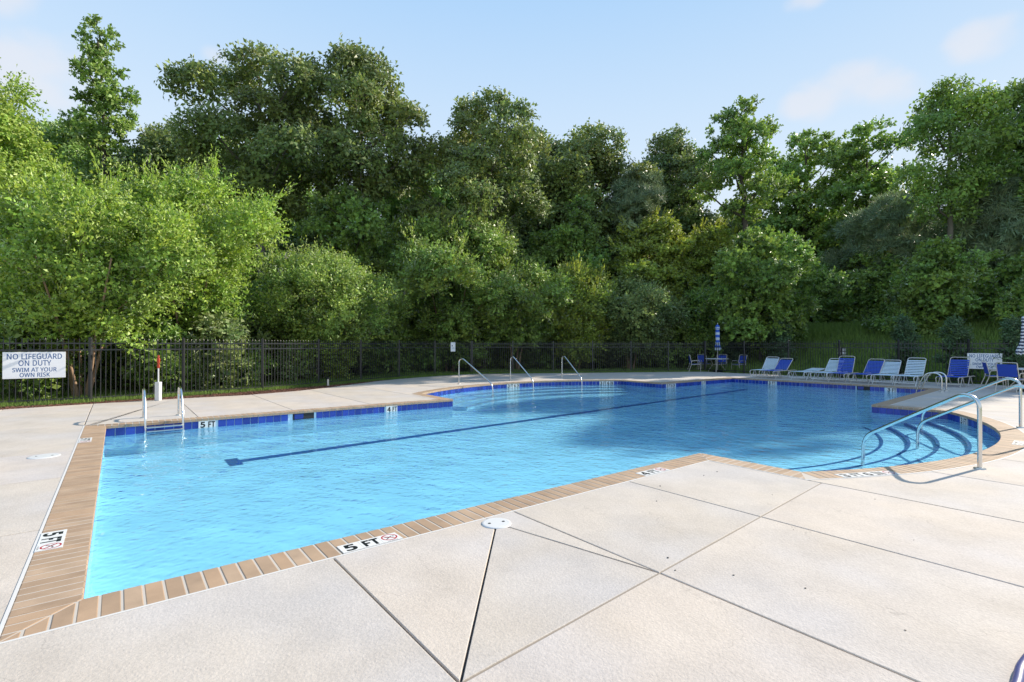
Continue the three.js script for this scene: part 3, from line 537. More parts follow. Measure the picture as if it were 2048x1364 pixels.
function closedUmbrella(label, [x, z], bands, colors, H, tilt) {
  const t = thing('patio_umbrella', label, 'umbrella'); t.position.set(x, 0, -z);
  const p = new THREE.CylinderGeometry(0.021, 0.021, H - 0.1, 12); p.translate(0, (H - 0.1) / 2, 0); part('pole', p, M.steelDull, t);
  part('base', new THREE.LatheGeometry([[0, 0.09], [0.05, 0.085], [0.22, 0.05], [0.25, 0.02], [0.25, 0], [0, 0]].map(([a, b]) => new THREE.Vector2(a, b)), 28), M.dark, t);
  const prof = [[0.015, 1], [0.1, 0.94], [0.11, 0.86], [0.092, 0.8], [0.1, 0.66], [0.1, 0.5], [0.088, 0.38], [0.105, 0.26], [0.14, 0.12], [0.155, 0.03], [0.13, 0]];
  const y0 = 1.18, y1 = H, N = 56, S = 64, pos = [], col = [], idx = [];
  const rad = (k) => { for (let i = 0; i + 1 < prof.length; i++) if (k <= prof[i][1] && k >= prof[i + 1][1]) return lerp(prof[i + 1][0], prof[i][0], sm((k - prof[i + 1][1]) / (prof[i][1] - prof[i + 1][1]))); return 0.1; };
  for (let j = 0; j <= N; j++) for (let i = 0; i <= S; i++) {
    const k = j / N, a = i / S * Math.PI * 2, pl = 1 + 0.2 * Math.cos(a * 8) * (1 - k * 0.6), rr = rad(k) * pl, sw = tilt * (1 - k) * (1 - k);
    pos.push(Math.cos(a) * rr + sw, lerp(y0, y1, k) + (1 - k) * 0.03 * Math.cos(a * 8), Math.sin(a) * rr);
    const b = Math.floor((k + 0.012 * Math.cos(a * 8)) * bands); col.push(...colors[((b % 2) + 2) % 2]);
  }
  for (let j = 0; j < N; j++) for (let i = 0; i < S; i++) { const a = j * (S + 1) + i, b = a + 1, c = a + S + 1, d = c + 1; idx.push(a, c, b, b, c, d); }
  const g = new THREE.BufferGeometry(); g.setAttribute('position', new THREE.Float32BufferAttribute(pos, 3)); g.setAttribute('color', new THREE.Float32BufferAttribute(col, 3)); g.setIndex(idx); g.computeVertexNormals();
  const c = part('canopy', g, new THREE.MeshStandardMaterial({ vertexColors: true, roughness: 0.85, side: THREE.DoubleSide }), t);
  const vg = new THREE.ConeGeometry(0.125, 0.26, 16, 1, true); vg.translate(0, H - 0.1, 0); part('vent_cap', vg, std(lin(...colors[1]), 0.85, { side: THREE.DoubleSide }), c);
  const f = new THREE.SphereGeometry(0.03, 12, 8); f.scale(1, 1.5, 1); f.translate(0, H + 0.05, 0); part('finial', f, M.steelDull, t);
}
{ const c = gp(1434, 743.5); patioTable('round white patio table with a closed blue umbrella through it', c);
  closedUmbrella('closed blue and white banded umbrella in the far white table', [c[0] + 0.03, c[1]], 10, [[0.62, 0.70, 0.78], [0.03, 0.12, 0.55]], 2.6, 0.02);
  armChair('blue sling armchair left of the far table with arms toward it', [c[0] - 1.2, c[1] + 0.1], -0.15);
  armChair('blue sling armchair behind the far table beside the umbrella pole', [c[0] - 0.3, c[1] + 1.05], -1.45);
  armChair('blue sling armchair behind the far table on the lounger side', [c[0] + 0.62, c[1] + 0.95], -2.1);
  armChair('blue sling armchair between the far table and the loungers', [c[0] + 1.12, c[1] - 0.2], Math.PI + 0.35);
  const d = gp(2052, 783); patioTable('white patio table beside the second no lifeguard sign', d);
  closedUmbrella('closed navy and white striped umbrella over the nearer table', [d[0] + 0.02, d[1]], 24, [[0.75, 0.78, 0.8], [0.012, 0.02, 0.07]], 2.45, -0.12);
  armChair('blue sling armchair in front of the second no lifeguard sign', gp(1991, 776), -0.55);
  armChair('blue sling armchair seen from behind at the striped umbrella table', gp(2024, 784), 0.35);
}


// ------------------------------------------------------------------ foliage
// a leafy twig: a few shoots carrying folded leaves; local +y is the way it grows
function twigGeo(seed, { shoots, per, len, leaf, wide, spread, droop = 0 }) {
  const R = rng(seed), pos = [], nor = [], col = [], idx = [];
  const q = new THREE.Quaternion(), d = V(), lateral = V(), n = V(), p = V(), x = V(), tmp = V();
  for (let s = 0; s < shoots; s++) {
    const az = s / shoots * 6.283 + R() * 1.5, tilt = spread * Math.sqrt(R()), L = len * (0.6 + 0.5 * R());
    const dir = V(Math.cos(az) * Math.sin(tilt), Math.cos(tilt), Math.sin(az) * Math.sin(tilt));
    for (let k = 0; k < per; k++) {
      const t = (k + 0.6 + R() * 0.5) / per;
      p.copy(dir).multiplyScalar(L * t); p.y -= droop * t * t * L; p.x += (R() - 0.5) * 0.06 * len; p.z += (R() - 0.5) * 0.06 * len;
      lateral.set(R() - 0.5, R() - 0.5, R() - 0.5).normalize();
      d.copy(dir).multiplyScalar(0.55 + 0.5 * t).add(lateral).normalize();
      tmp.set(R() - 0.5, 0.5 + R() * 0.7, R() - 0.5); x.crossVectors(d, tmp).normalize(); n.crossVectors(x, d).normalize();
      const big = 0.55 + 0.85 * R(), l = leaf * big, w = wide * big * (0.8 + 0.4 * R()), b = pos.length / 3, sag = 0.22 * w, v = 0.72 + 0.56 * R(), yel = (R() - 0.45) * 0.22;
      const put = (a, c, h) => { pos.push(p.x + d.x * a + x.x * c + n.x * h, p.y + d.y * a + x.y * c + n.y * h, p.z + d.z * a + x.z * c + n.z * h); nor.push(n.x, n.y, n.z); col.push(v * (1 + yel), v, v * (1 - yel * 0.7)); };
      put(0, 0, 0); put(l * 0.45, -w / 2, sag); put(l, 0, -sag * 0.6); put(l * 0.45, w / 2, sag);
      idx.push(b, b + 2, b + 1, b, b + 3, b + 2);
    }
  }
  const g = new THREE.BufferGeometry(); g.setAttribute('position', new THREE.Float32BufferAttribute(pos, 3)); g.setAttribute('normal', new THREE.Float32BufferAttribute(nor, 3)); g.setAttribute('color', new THREE.Float32BufferAttribute(col, 3)); g.setIndex(idx); return g;
}
const TW = {
  oak: twigGeo(1, { shoots: 7, per: 6, len: 0.64, leaf: 0.195, wide: 0.115, spread: 1.25 }),
  gum: twigGeo(2, { shoots: 7, per: 6, len: 0.58, leaf: 0.165, wide: 0.13, spread: 1.15 }),
  myrtle: twigGeo(3, { shoots: 7, per: 9, len: 0.66, leaf: 0.105, wide: 0.06, spread: 0.85 }),
  shrub: twigGeo(4, { shoots: 7, per: 7, len: 0.42, leaf: 0.115, wide: 0.07, spread: 1.2 }),
  spray: twigGeo(7, { shoots: 6, per: 7, len: 0.7, leaf: 0.16, wide: 0.09, spread: 0.9 }),
  pine: twigGeo(5, { shoots: 8, per: 9, len: 0.42, leaf: 0.30, wide: 0.034, spread: 1.0 }),
  cedar: twigGeo(6, { shoots: 7, per: 8, len: 0.30, leaf: 0.11, wide: 0.04, spread: 0.7 }),
  far: twigGeo(8, { shoots: 7, per: 6, len: 0.95, leaf: 0.30, wide: 0.19, spread: 1.25 }),
  flower: twigGeo(9, { shoots: 5, per: 9, len: 0.22, leaf: 0.05, wide: 0.045, spread: 0.5 }),
};
const leafMat = (c, through = 0.36) => new THREE.MeshPhysicalMaterial({ color: lin(...c), roughness: 1, metalness: 0, clearcoat: 0.45, clearcoatRoughness: 0.38, transmission: through, thickness: 0, ior: 1.4, vertexColors: true, side: THREE.DoubleSide });
const LM = { leaf: leafMat([1, 1, 1]), needle: leafMat([1, 1, 1], 0.2) };
const HUE = {                                                       // leaf colours by species; about half of it is let through
  lime: [0.285, 0.430, 0.046], myrtle: [0.265, 0.385, 0.060], sage: [0.235, 0.325, 0.090], oak: [0.165, 0.235, 0.055], olive: [0.210, 0.275, 0.060], gum: [0.235, 0.375, 0.060], pine: [0.230, 0.310, 0.150], gold: [0.360, 0.450, 0.055], cedar: [0.090, 0.165, 0.062], bloom: [0.62, 0.58, 0.52],
};
const profile = {
  round: (t) => Math.pow(Math.max(0, 1 - (2 * t - 1) ** 2), 0.45),
  oak: (t) => t < 0.5 ? 0.5 + t : Math.pow(Math.max(0, 1 - ((t - 0.5) / 0.5) ** 2), 0.42),
  vase: (t) => t < 0.68 ? 0.42 + 0.58 * sm(t / 0.68) : Math.pow(Math.max(0, 1 - ((t - 0.68) / 0.32) ** 2), 0.5),
  cone: (t) => t < 0.14 ? 0.6 + 0.4 * t / 0.14 : Math.pow(1 - (t - 0.14) / 0.86, 0.85) * 0.97 + 0.03,
  dome: (t) => Math.pow(Math.max(0, 1 - t * t), 0.5),
  spire: (t) => (t < 0.55 ? 0.75 + 0.25 * Math.sin(t * 9) : 1.0 - (t - 0.55) * 1.75) * (t > 0.97 ? 0.4 : 1),
  column: (t) => Math.pow(Math.max(0, 1 - Math.pow(t, 2.3)), 0.6) * (0.75 + 0.25 * Math.min(1, t * 5)),
};
const BARK = { grey: M.barkGrey, tan: M.barkTan, pale: M.barkPale };
let treeSeed = 100, copies = 0;
function tree(name, label, category, o, group) {
  // o: px, z (distance), top (photo row), low (photo row of crown's bottom), w (photo width) or X, H, R given in metres
  const seed = treeSeed += 17, R = rng(seed), X = o.X ?? (o.px - CX) / F * o.z, Z = o.z, y0 = groundY(X, Z);
  const H = (o.H ?? EYE + (HY - o.top) / F * Z) - y0, lo = o.lowH ?? Math.max(0.15, EYE + (HY - o.low) / F * Z - y0), rx = o.R ?? o.w / 2 / F * Z, rz = o.rz ?? rx * (o.deep ?? 0.95);
  const t = thing(name, label, category, group); t.position.set(X, y0, -Z);
  const ch = H - lo, prof = profile[o.shape || 'round'], lean = o.lean || 0;
  const boughR = o.bough ?? clamp(0.30 * Math.sqrt(rx * ch) * 0.62, 0.35, 1.5);
  const nb = Math.round((o.n ?? 1) * clamp(0.36 * (rx * rz * ch) / (boughR ** 3), 12, 110)), boughs = [];
  for (let i = 0; i < nb; i++) {
    const k = (i + R()) / nb, tt = o.shape === 'cone' ? 1 - Math.pow(1 - k, 0.62) : k, a = i * 2.39996 + R() * 0.9, lobe = 0.52 + 0.92 * noise3(Math.cos(a) * 1.7 + seed, tt * 3.4, Math.sin(a) * 1.7), pr = Math.max(0.05, prof(clamp(tt, 0, 0.995)) * lobe);
    const q = Math.sqrt(R()) * 0.8 + 0.2 * R(), b = boughR * (0.65 + 0.6 * R()) * (0.55 + 0.45 * pr);
    const reach = Math.max(0.02, pr - b / rx * 0.65) * q + (R() < 0.13 ? 0.1 : 0);
    boughs.push({ c: V(Math.cos(a) * rx * reach + lean * tt * ch, lo + tt * (ch - b * 0.55), Math.sin(a) * rz * reach), b });
  }
  // stems and limbs
  const bark = BARK[o.bark || 'grey'], tr = o.trunk ?? clamp(H * 0.016, 0.04, 0.28);
  const stemGeo = [];
  if (o.stems) {
    for (let s = 0; s < o.stems; s++) { const a = s / o.stems * 6.283 + R(), r = 0.12 + 0.12 * R(), f = rx * 0.33 * (0.6 + 0.6 * R()); const pts = []; for (let k = 0; k <= 7; k++) { const q = k / 7; pts.push(V(Math.cos(a) * (r + f * Math.pow(q, 1.3)) + (R() - 0.5) * 0.06, -0.1 + q * (lo + ch * 0.55), Math.sin(a) * (r + f * Math.pow(q, 1.3)) + (R() - 0.5) * 0.06)); } const g = taper(pts, tr, tr * 0.35, 8); stemGeo.push(g); }
    for (const g of stemGeo) { const m = part('trunk', g, bark, t); }
  } else {
    const pts = []; for (let k = 0; k <= 9; k++) { const q = k / 9; pts.push(V(lean * q * ch * 0.8 + (R() - 0.5) * tr * 0.9, -0.25 + q * (lo + ch * 0.86), (R() - 0.5) * tr * 0.9)); }
    part('trunk', taper(pts, tr, tr * 0.16, 8), bark, t);
  }
  const limbs = [], every = Math.max(1, Math.round(boughs.length / (o.limbs ?? 22)));
  boughs.forEach(({ c }, i) => {
    if (i % every) return;
    const hor = Math.hypot(c.x, c.z), y = clamp(c.y - hor * (0.5 + R() * 0.5), lo * 0.75 + 0.1, c.y), q = (y + 0.25) / (lo + ch * 0.86), st = V(o.stems ? c.x * 0.2 : lean * q * ch * 0.8, y, o.stems ? c.z * 0.2 : 0);
    const mid = st.clone().lerp(c, 0.5); mid.y -= hor * 0.06; mid.x += (R() - 0.5) * 0.3; mid.z += (R() - 0.5) * 0.3;
    limbs.push(taper([st, mid, c], tr * 0.42 * (1 - q * 0.5), tr * 0.11, 5));
  });
  if (limbs.length) part('limbs', mergeGeometries(limbs), bark, t);
  // leaves: twigs all over each bough, thinner inside
  const flat = o.flat ?? 0.5, geo = TW[o.twig], s0 = o.size ?? 1, mats = [], cols = [], m4 = new THREE.Matrix4(), q4 = new THREE.Quaternion(), up = V(0, 1, 0), dir = V(), g = V(), c3 = new THREE.Color(), hue = HUE[o.hue], twist = new THREE.Quaternion();
  for (const { c, b } of boughs) {
    const K = Math.round((o.d ?? 1) * clamp(34 * b * b / (s0 * s0) * (o.twig === 'myrtle' || o.twig === 'spray' || o.twig === 'shrub' || o.twig === 'cedar' ? 1.9 : o.twig === 'far' ? 0.5 : 1), 7, 150)), tone = 0.86 + 0.28 * R(), warm = (R() - 0.5) * 0.16;
    for (let k = 0; k < K; k++) {
      dir.set(R() * 2 - 1, R() * 2 - 0.85, R() * 2 - 1); if (dir.lengthSq() < 0.02) dir.y = 1; dir.normalize();
      const rr = b * (0.35 + 0.65 * Math.sqrt(R())) * (R() < 0.14 ? 1.32 : 1);
      const p = V(c.x + dir.x * rr * 1.12, c.y + dir.y * rr * flat - 0.18 * rr * rr / b, c.z + dir.z * rr * 1.12);
      g.copy(dir).multiplyScalar(0.75).add(V(c.x - lean * 0.5 * ch, 0, c.z).normalize().multiplyScalar(0.45)).add(V(0, (o.rise ?? 0.45) * 0.75, 0)).add(V(R() - 0.5, R() - 0.5, R() - 0.5).multiplyScalar(0.7)).normalize();
      q4.setFromUnitVectors(up, g); twist.setFromAxisAngle(up, R() * 6.283); q4.multiply(twist);
      const s = s0 * (0.7 + 0.55 * R()); m4.compose(p, q4, V(s, s * (o.long ?? 1), s)); mats.push(m4.clone());
      const v = tone * (0.85 + 0.3 * R()), w = warm + (R() - 0.5) * 0.08; cols.push([hue[0] * v * (1 + w), hue[1] * v, hue[2] * v * (1 - w)]);
    }
  }
  if (o.shoots) for (let k = 0; k < o.shoots; k++) {                 // long new shoots that break the outline
    const { c, b } = boughs[Math.floor(R() * boughs.length)], a = R() * 6.283, f = 0.25 + 0.5 * R();
    g.set(Math.cos(a) * f + c.x * 0.12, 1, Math.sin(a) * f + c.z * 0.12).normalize(); q4.setFromUnitVectors(up, g); twist.setFromAxisAngle(up, R() * 6.283); q4.multiply(twist);
    const s = s0 * (0.6 + 0.3 * R()); m4.compose(V(c.x, c.y, c.z).addScaledVector(g, b * (0.8 + 0.35 * R())), q4, V(s * 0.7, s * (1.7 + R() * 0.8), s * 0.7)); mats.push(m4.clone());
    const v = 0.95 + 0.3 * R(); cols.push([hue[0] * v * 1.08, hue[1] * v, hue[2] * v]);
  }
  const im = new THREE.InstancedMesh(geo, o.twig === 'pine' || o.twig === 'cedar' ? LM.needle : LM.leaf, mats.length); im.name = 'crown'; im.castShadow = im.receiveShadow = true; im.userData.kind = 'stuff';
  mats.forEach((m, i) => { im.setMatrixAt(i, m); im.setColorAt(i, c3.setRGB(...cols[i])); }); t.add(im); copies += mats.length;
  if (o.blooms) {
    const tops = boughs.filter((b) => b.c.y > lo + ch * 0.35), bm = new THREE.InstancedMesh(TW.flower, LM.leaf, o.blooms); bm.name = 'blossom'; bm.userData.kind = 'stuff';
    for (let i = 0; i < o.blooms; i++) { const { c, b } = tops[Math.floor(R() * tops.length)], a = R() * 6.283; q4.setFromAxisAngle(V(R() - 0.5, 0, R() - 0.5).normalize(), R() * 0.7); bm.setMatrixAt(i, m4.compose(V(c.x + Math.cos(a) * b, c.y + b * (0.5 + 0.5 * R()), c.z + Math.sin(a) * b), q4, V(1, 1.3, 1))); bm.setColorAt(i, c3.setRGB(...HUE.bloom)); }
    t.add(bm); copies += o.blooms;
  }
  return t;
}
// crape myrtles and small trees just outside the fence
tree('pear_tree', 'tall bright green tree above the no lifeguard sign', 'tree', { px: -50, z: 18.5, top: 100, low: 690, w: 560, shape: 'cone', twig: 'myrtle', hue: 'lime', size: 1.25, bough: 0.85, d: 0.7, shoots: 90 });
tree('crape_myrtle', 'bright green crape myrtle with tan stems behind the no lifeguard sign', 'tree', { px: 165, z: 14.3, top: 385, low: 685, w: 560, deep: 0.45, shoots: 120, n: 0.72, shape: 'vase', twig: 'myrtle', hue: 'lime', bark: 'tan', stems: 5, trunk: 0.055, bough: 0.5, flat: 0.38, rise: 0.7, long: 1.15 });
tree('crape_myrtle', 'bright green crape myrtle behind the white post with the orange marker', 'tree', { px: 380, z: 17.2, top: 365, low: 690, w: 400, deep: 0.6, shoots: 120, n: 0.75, shape: 'vase', twig: 'myrtle', hue: 'lime', bark: 'tan', stems: 4, trunk: 0.05, bough: 0.5, flat: 0.38, rise: 0.7, long: 1.2 });
tree('crape_myrtle', 'spreading pale flowered crape myrtle over the fence by the path light', 'tree', { px: 640, z: 21.5, top: 520, low: 715, w: 340, shoots: 90, shape: 'vase', twig: 'myrtle', hue: 'myrtle', bark: 'tan', stems: 4, trunk: 0.045, bough: 0.5, blooms: 26, rise: 0.7, long: 1.2 });
tree('crape_myrtle', 'full green crape myrtle behind the small white notice', 'tree', { px: 900, z: 28.5, top: 440, low: 725, w: 350, shoots: 90, shape: 'vase', twig: 'spray', hue: 'myrtle', bark: 'tan', stems: 4, trunk: 0.06, bough: 0.7, rise: 0.7 });
tree('crape_myrtle', 'low spreading crape myrtle with a bare trunk behind the middle far handrail', 'tree', { px: 1030, z: 29.2, top: 540, low: 685, w: 240, shoots: 60, shape: 'vase', twig: 'spray', hue: 'myrtle', bark: 'tan', stems: 3, trunk: 0.06, bough: 0.6, blooms: 12, rise: 0.6 });
tree('crape_myrtle', 'yellow green upright crape myrtle behind the far handrails', 'tree', { px: 1152, z: 30.5, top: 545, low: 720, w: 150, shoots: 60, shape: 'vase', twig: 'spray', hue: 'gold', bark: 'tan', stems: 3, trunk: 0.05, bough: 0.5, rise: 1.0, long: 1.3 });
tree('crape_myrtle', 'dull green crape myrtle between the far handrails and the table', 'tree', { px: 1262, z: 31.5, top: 565, low: 705, w: 220, shoots: 50, shape: 'vase', twig: 'spray', hue: 'sage', bark: 'tan', stems: 4, trunk: 0.05, bough: 0.6 });
tree('yellow_green_tree', 'yellow green sunlit small tree rising behind the dull crape myrtle', 'tree', { px: 1310, z: 34.5, top: 440, low: 640, w: 230, shoots: 60, shape: 'round', twig: 'gum', hue: 'gold', size: 0.95, bough: 0.75, rise: 0.9 });
tree('yellow_green_tree', 'yellow green small tree between the pine and the round bush', 'tree', { px: 1425, z: 35.5, top: 455, low: 650, w: 190, shoots: 60, shape: 'round', twig: 'gum', hue: 'gold', size: 0.95, bough: 0.75, rise: 0.9 });
tree('small_tree', 'lit small maple under the great oaks', 'tree', { px: 700, z: 27, top: 380, low: 590, w: 175, shape: 'round', twig: 'gum', hue: 'gum', bough: 0.7 });
tree('small_tree', 'narrow poplar sapling in the middle of the wood', 'tree', { px: 1160, z: 34, top: 378, low: 560, w: 100, shape: 'cone', twig: 'gum', hue: 'gum', bough: 0.65 });
tree('small_tree', 'dark leafy tree behind the yellow green crape myrtle', 'tree', { px: 1120, z: 35, top: 455, low: 690, w: 230, shape: 'round', twig: 'gum', hue: 'gum', bough: 0.9 });
tree('round_tree', 'large rounded blue green bush tree behind the table and umbrella', 'tree', { px: 1520, z: 29.8, top: 458, low: 690, w: 250, shape: 'round', twig: 'gum', hue: 'gum', bough: 0.95, rise: 0.2 });
tree('round_tree', 'shaded blue green bush tree above the lone blue lounger', 'tree', { px: 1878, z: 27, top: 478, low: 680, w: 190, shape: 'round', twig: 'gum', hue: 'gum', bough: 0.8, rise: 0.2 });
tree('round_tree', 'shaded blue green bush tree above the striped umbrella', 'tree', { px: 2030, z: 27, top: 500, low: 690, w: 200, shape: 'round', twig: 'gum', hue: 'gum', bough: 0.8, rise: 0.2 });
tree('round_tree', 'dark shaded tree above the lantern', 'tree', { px: 1720, z: 36, top: 500, low: 650, w: 230, shape: 'round', twig: 'gum', hue: 'gum', bough: 1 });
// the wood behind
tree('sweetgum_tree', 'tallest pointed sweetgum standing alone against the sky', 'tree', { px: 225, z: 30, top: 36, low: 480, w: 150, shape: 'spire', twig: 'gum', hue: 'gum', bough: 0.95, d: 1.0, lean: -0.075, trunk: 0.26 });
tree('dark_tree', 'dark tree between the sweetgum and the great oaks', 'tree', { px: 335, z: 33, top: 250, low: 540, w: 230, shape: 'round', twig: 'oak', hue: 'oak', bough: 1.1 });
tree('dark_tree', 'dark shaded tree at the foot of the sweetgum', 'tree', { px: 150, z: 33, top: 235, low: 500, w: 200, shape: 'round', twig: 'oak', hue: 'gum', bough: 1.1 });
tree('oak_tree', 'great spreading oak with dense crown above the bright crape myrtles', 'tree', { px: 520, z: 27, top: 105, low: 420, w: 330, shape: 'oak', twig: 'oak', hue: 'olive', bough: 1.15, n: 0.72, d: 1.1, trunk: 0.32, limbs: 70, bark: 'pale' });
tree('oak_tree', 'great spreading oak with open limbs against the sky', 'tree', { px: 722, z: 28, top: 97, low: 375, w: 330, shape: 'oak', twig: 'oak', hue: 'olive', bough: 1.0, n: 0.5, d: 1.15, trunk: 0.32, limbs: 80, bark: 'pale' });
tree('oak_tree', 'tall olive green oak next to the open limbed oak', 'tree', { px: 965, z: 31, top: 195, low: 580, w: 290, shape: 'round', twig: 'oak', hue: 'olive', bough: 1.15, n: 0.75, d: 1.1, trunk: 0.26, limbs: 40, bark: 'pale' });
tree('oak_tree', 'broad olive oak in the middle of the skyline', 'tree', { px: 1175, z: 39, top: 258, low: 560, w: 280, shape: 'round', twig: 'oak', hue: 'olive', size: 1.15, bough: 1.35 });
tree('oak_tree', 'smaller olive oak between two larger oaks on the skyline', 'tree', { px: 1075, z: 40, top: 262, low: 560, w: 230, shape: 'round', twig: 'oak', hue: 'oak', size: 1.15, bough: 1.35 });
tree('pine_tree', 'rounded pale green pine in the wood', 'tree', { px: 1272, z: 36, top: 345, low: 540, w: 165, shape: 'vase', twig: 'pine', hue: 'pine', bough: 0.9, n: 1.5, flat: 0.9, d: 1.2, rise: 1.1 });
tree('dark_tree', 'dark oak behind the rounded pine', 'tree', { px: 1345, z: 41, top: 262, low: 580, w: 190, shape: 'round', twig: 'oak', hue: 'oak', size: 1.1, bough: 1.2 });
tree('open_tree', 'slender open tree with a straight dark trunk on the skyline', 'tree', { px: 1487, z: 31, top: 203, low: 430, w: 200, shape: 'round', twig: 'gum', hue: 'gum', bough: 0.95, n: 0.66, trunk: 0.27, limbs: 40 });
tree('open_tree', 'leafy skyline tree beside the slender open tree', 'tree', { px: 1612, z: 47, top: 258, low: 470, w: 220, shape: 'oak', twig: 'gum', hue: 'gum', size: 1.3, bough: 1.35, n: 0.68, limbs: 30 });
tree('open_tree', 'leafy skyline tree beneath the large cloud', 'tree', { px: 1735, z: 42, top: 252, low: 490, w: 220, shape: 'oak', twig: 'gum', hue: 'gum', size: 1.3, bough: 1.35, n: 0.68, limbs: 30 });
tree('oak_tree', 'tall oak with a leaning bare limb beside the cloud', 'tree', { px: 1900, z: 29, top: 165, low: 430, w: 220, shape: 'oak', twig: 'oak', hue: 'gum', bough: 1.1, n: 0.72, limbs: 40, bark: 'pale' });
tree('oak_tree', 'tall oak rising over the striped umbrella', 'tree', { px: 2050, z: 30, top: 160, low: 480, w: 240, shape: 'oak', twig: 'oak', hue: 'gum', bough: 1.2 });
tree('dark_conifer', 'dark feathery conifer beneath the tall oaks', 'tree', { px: 1985, z: 29.5, top: 330, low: 640, w: 290, shape: 'cone', twig: 'pine', hue: 'pine', size: 1.2, bough: 1.0 });
tree('dark_conifer', 'dark feathery conifer behind the shaded bush trees', 'tree', { px: 1800, z: 35, top: 380, low: 640, w: 250, shape: 'round', twig: 'pine', hue: 'pine', size: 1.25, bough: 1.1 });
// trees that close the wood behind and beyond the frame, and shade the far end of the pool
const deepRow = [[-360, 26, 60, 400], [-140, 34, 190, 330], [60, 42, 250, 300], [250, 44, 330, 260], [420, 40, 290, 260], [560, 46, 330, 260], [700, 42, 380, 240], [850, 42, 330, 250], [990, 48, 340, 240], [1110, 50, 330, 230], [1240, 50, 420, 220], [1350, 50, 480, 220], [1470, 52, 430, 260], [1580, 50, 420, 260], [1690, 50, 420, 260], [1800, 46, 430, 260], [1920, 42, 420, 240], [2060, 40, 360, 260], [2200, 36, 330, 280]];
const behind = ['the tall bright green tree, past the fence corner', 'the tall bright green tree', 'the sweetgum', 'the dark tree beside the sweetgum', 'the dense great oak', 'both great oaks', 'the open limbed great oak', 'the gap next to the open limbed oak', 'the tall olive oak', 'the smaller olive oak', 'the broad olive oak and the pine', 'the dark oak by the pine', 'the slender open tree', 'the round blue green bush tree', 'the tree beneath the large cloud', 'the dark conifer and cloud', 'the oak with the leaning limb', 'the oak over the striped umbrella', 'the oak over the striped umbrella, farther along'];
deepRow.forEach(([px, z, top, w], i) => tree('forest_tree', 'forest tree behind ' + behind[i], 'tree', { px, z, top, low: 640, w: w * 1.1, shape: 'round', twig: 'far', hue: i % 3 ? 'gum' : 'olive', bough: 1.7, n: 1.3, limbs: 8 }, 'forest trees behind the front row'));
[[31.8, 26.2, 19.5, 3.0], [35, 29.2, 21.5, 3.6], [30.8, 28.2, 17.5, 2.7], [33.8, 31.6, 18.5, 3.2]].forEach(([X, z, H, R]) => tree('forest_tree', 'tall tree beyond the fence past the striped umbrella', 'tree', { X, z, H, lowH: 3, R, shape: 'oak', twig: 'oak', hue: 'gum', bough: 1.2, n: 0.75 }, 'trees that shade the far end'));
// undergrowth along the fences
const under = [[40, 13.6, 650, 150], [318, 15.6, 655, 120], [430, 16.7, 640, 150], [-60, 14.8, 600, 190], [30, 15.6, 610, 190], [110, 18.2, 590, 200], [255, 17.0, 640, 130], [300, 19, 560, 200], [450, 20, 600, 180], [540, 22, 560, 150], [480, 18.8, 690, 100], [590, 24, 590, 180], [760, 26.5, 600, 160], [830, 30, 560, 190], [700, 27, 640, 170], [960, 33, 560, 200], [1075, 33, 620, 170], [1190, 34.5, 600, 170], [1330, 33, 610, 150], [1400, 34, 560, 180], [1460, 34.5, 610, 150], [1620, 38, 560, 200], [1660, 40, 520, 220], [1780, 33, 560, 170], [1830, 28, 600, 150], [1960, 29, 590, 170], [2080, 25, 560, 200]];
const underName = ['leafy low shrub pressed against the fence behind the sign', 'leafy low shrub against the fence by the white marker post', 'leafy low shrub against the fence before the mulch strip', 'shrub under the tall bright tree past the sign', 'shrub behind the no lifeguard sign', 'shrub between the sign and the tan stems', 'low shrub left of the white marker post', 'tall shrub behind the white marker post', 'shrub under the second bright crape myrtle', 'shrub between the bright and the flowered crape myrtle', 'low shrub at the fence before the mulch', 'shrub behind the flowered crape myrtle', 'shrub beside the lime green weed bush', 'shrub behind the small white notice', 'shrub behind the lime green weed bush', 'shrub behind the first far handrail', 'shrub behind the bare trunked crape myrtle', 'shrub behind the last far handrail', 'shrub behind the dull green crape myrtle', 'shrub behind the far table, next to the dull crape myrtle', 'shrub at the foot of the round blue green bush tree', 'shrub at the top of the grassy bank', 'tall dark shrub over the grassy bank', 'shrub on the bank behind the white loungers', 'shrub beside the slim arborvitae', 'shrub above the second no lifeguard sign', 'shrub behind the striped umbrella'];
under.forEach(([px, z, top, w], i) => tree('shrub', underName[i], 'shrub', { px, z, top, low: 760, w, shape: 'dome', n: 1.4, flat: 0.7, twig: 'shrub', hue: ['myrtle', 'gum', 'sage', 'gum'][i > 18 ? 3 : i % 3], size: z > 26 ? 1.5 : 1.15, bough: z > 26 ? 0.8 : 0.5, d: 0.8, limbs: 6, trunk: 0.03 }, i < 7 ? 'shrubs by the sign' : i < 12 ? 'shrubs below the crape myrtles' : i < 19 ? 'shrubs behind the far steps' : 'shrubs on the bank'));
tree('shrub', 'bright lime green weed bush just behind the fence', 'shrub', { px: 672, z: 21.2, top: 690, low: 775, w: 60, shape: 'vase', twig: 'shrub', hue: 'gold', bough: 0.3, limbs: 4, trunk: 0.02, rise: 1.2 });
tree('shrub', 'pale tan leaved shrub behind the fence and mulch', 'shrub', { px: 585, z: 20.2, top: 700, low: 775, w: 70, shape: 'dome', twig: 'shrub', hue: 'sage', bough: 0.3, limbs: 4, trunk: 0.02 });
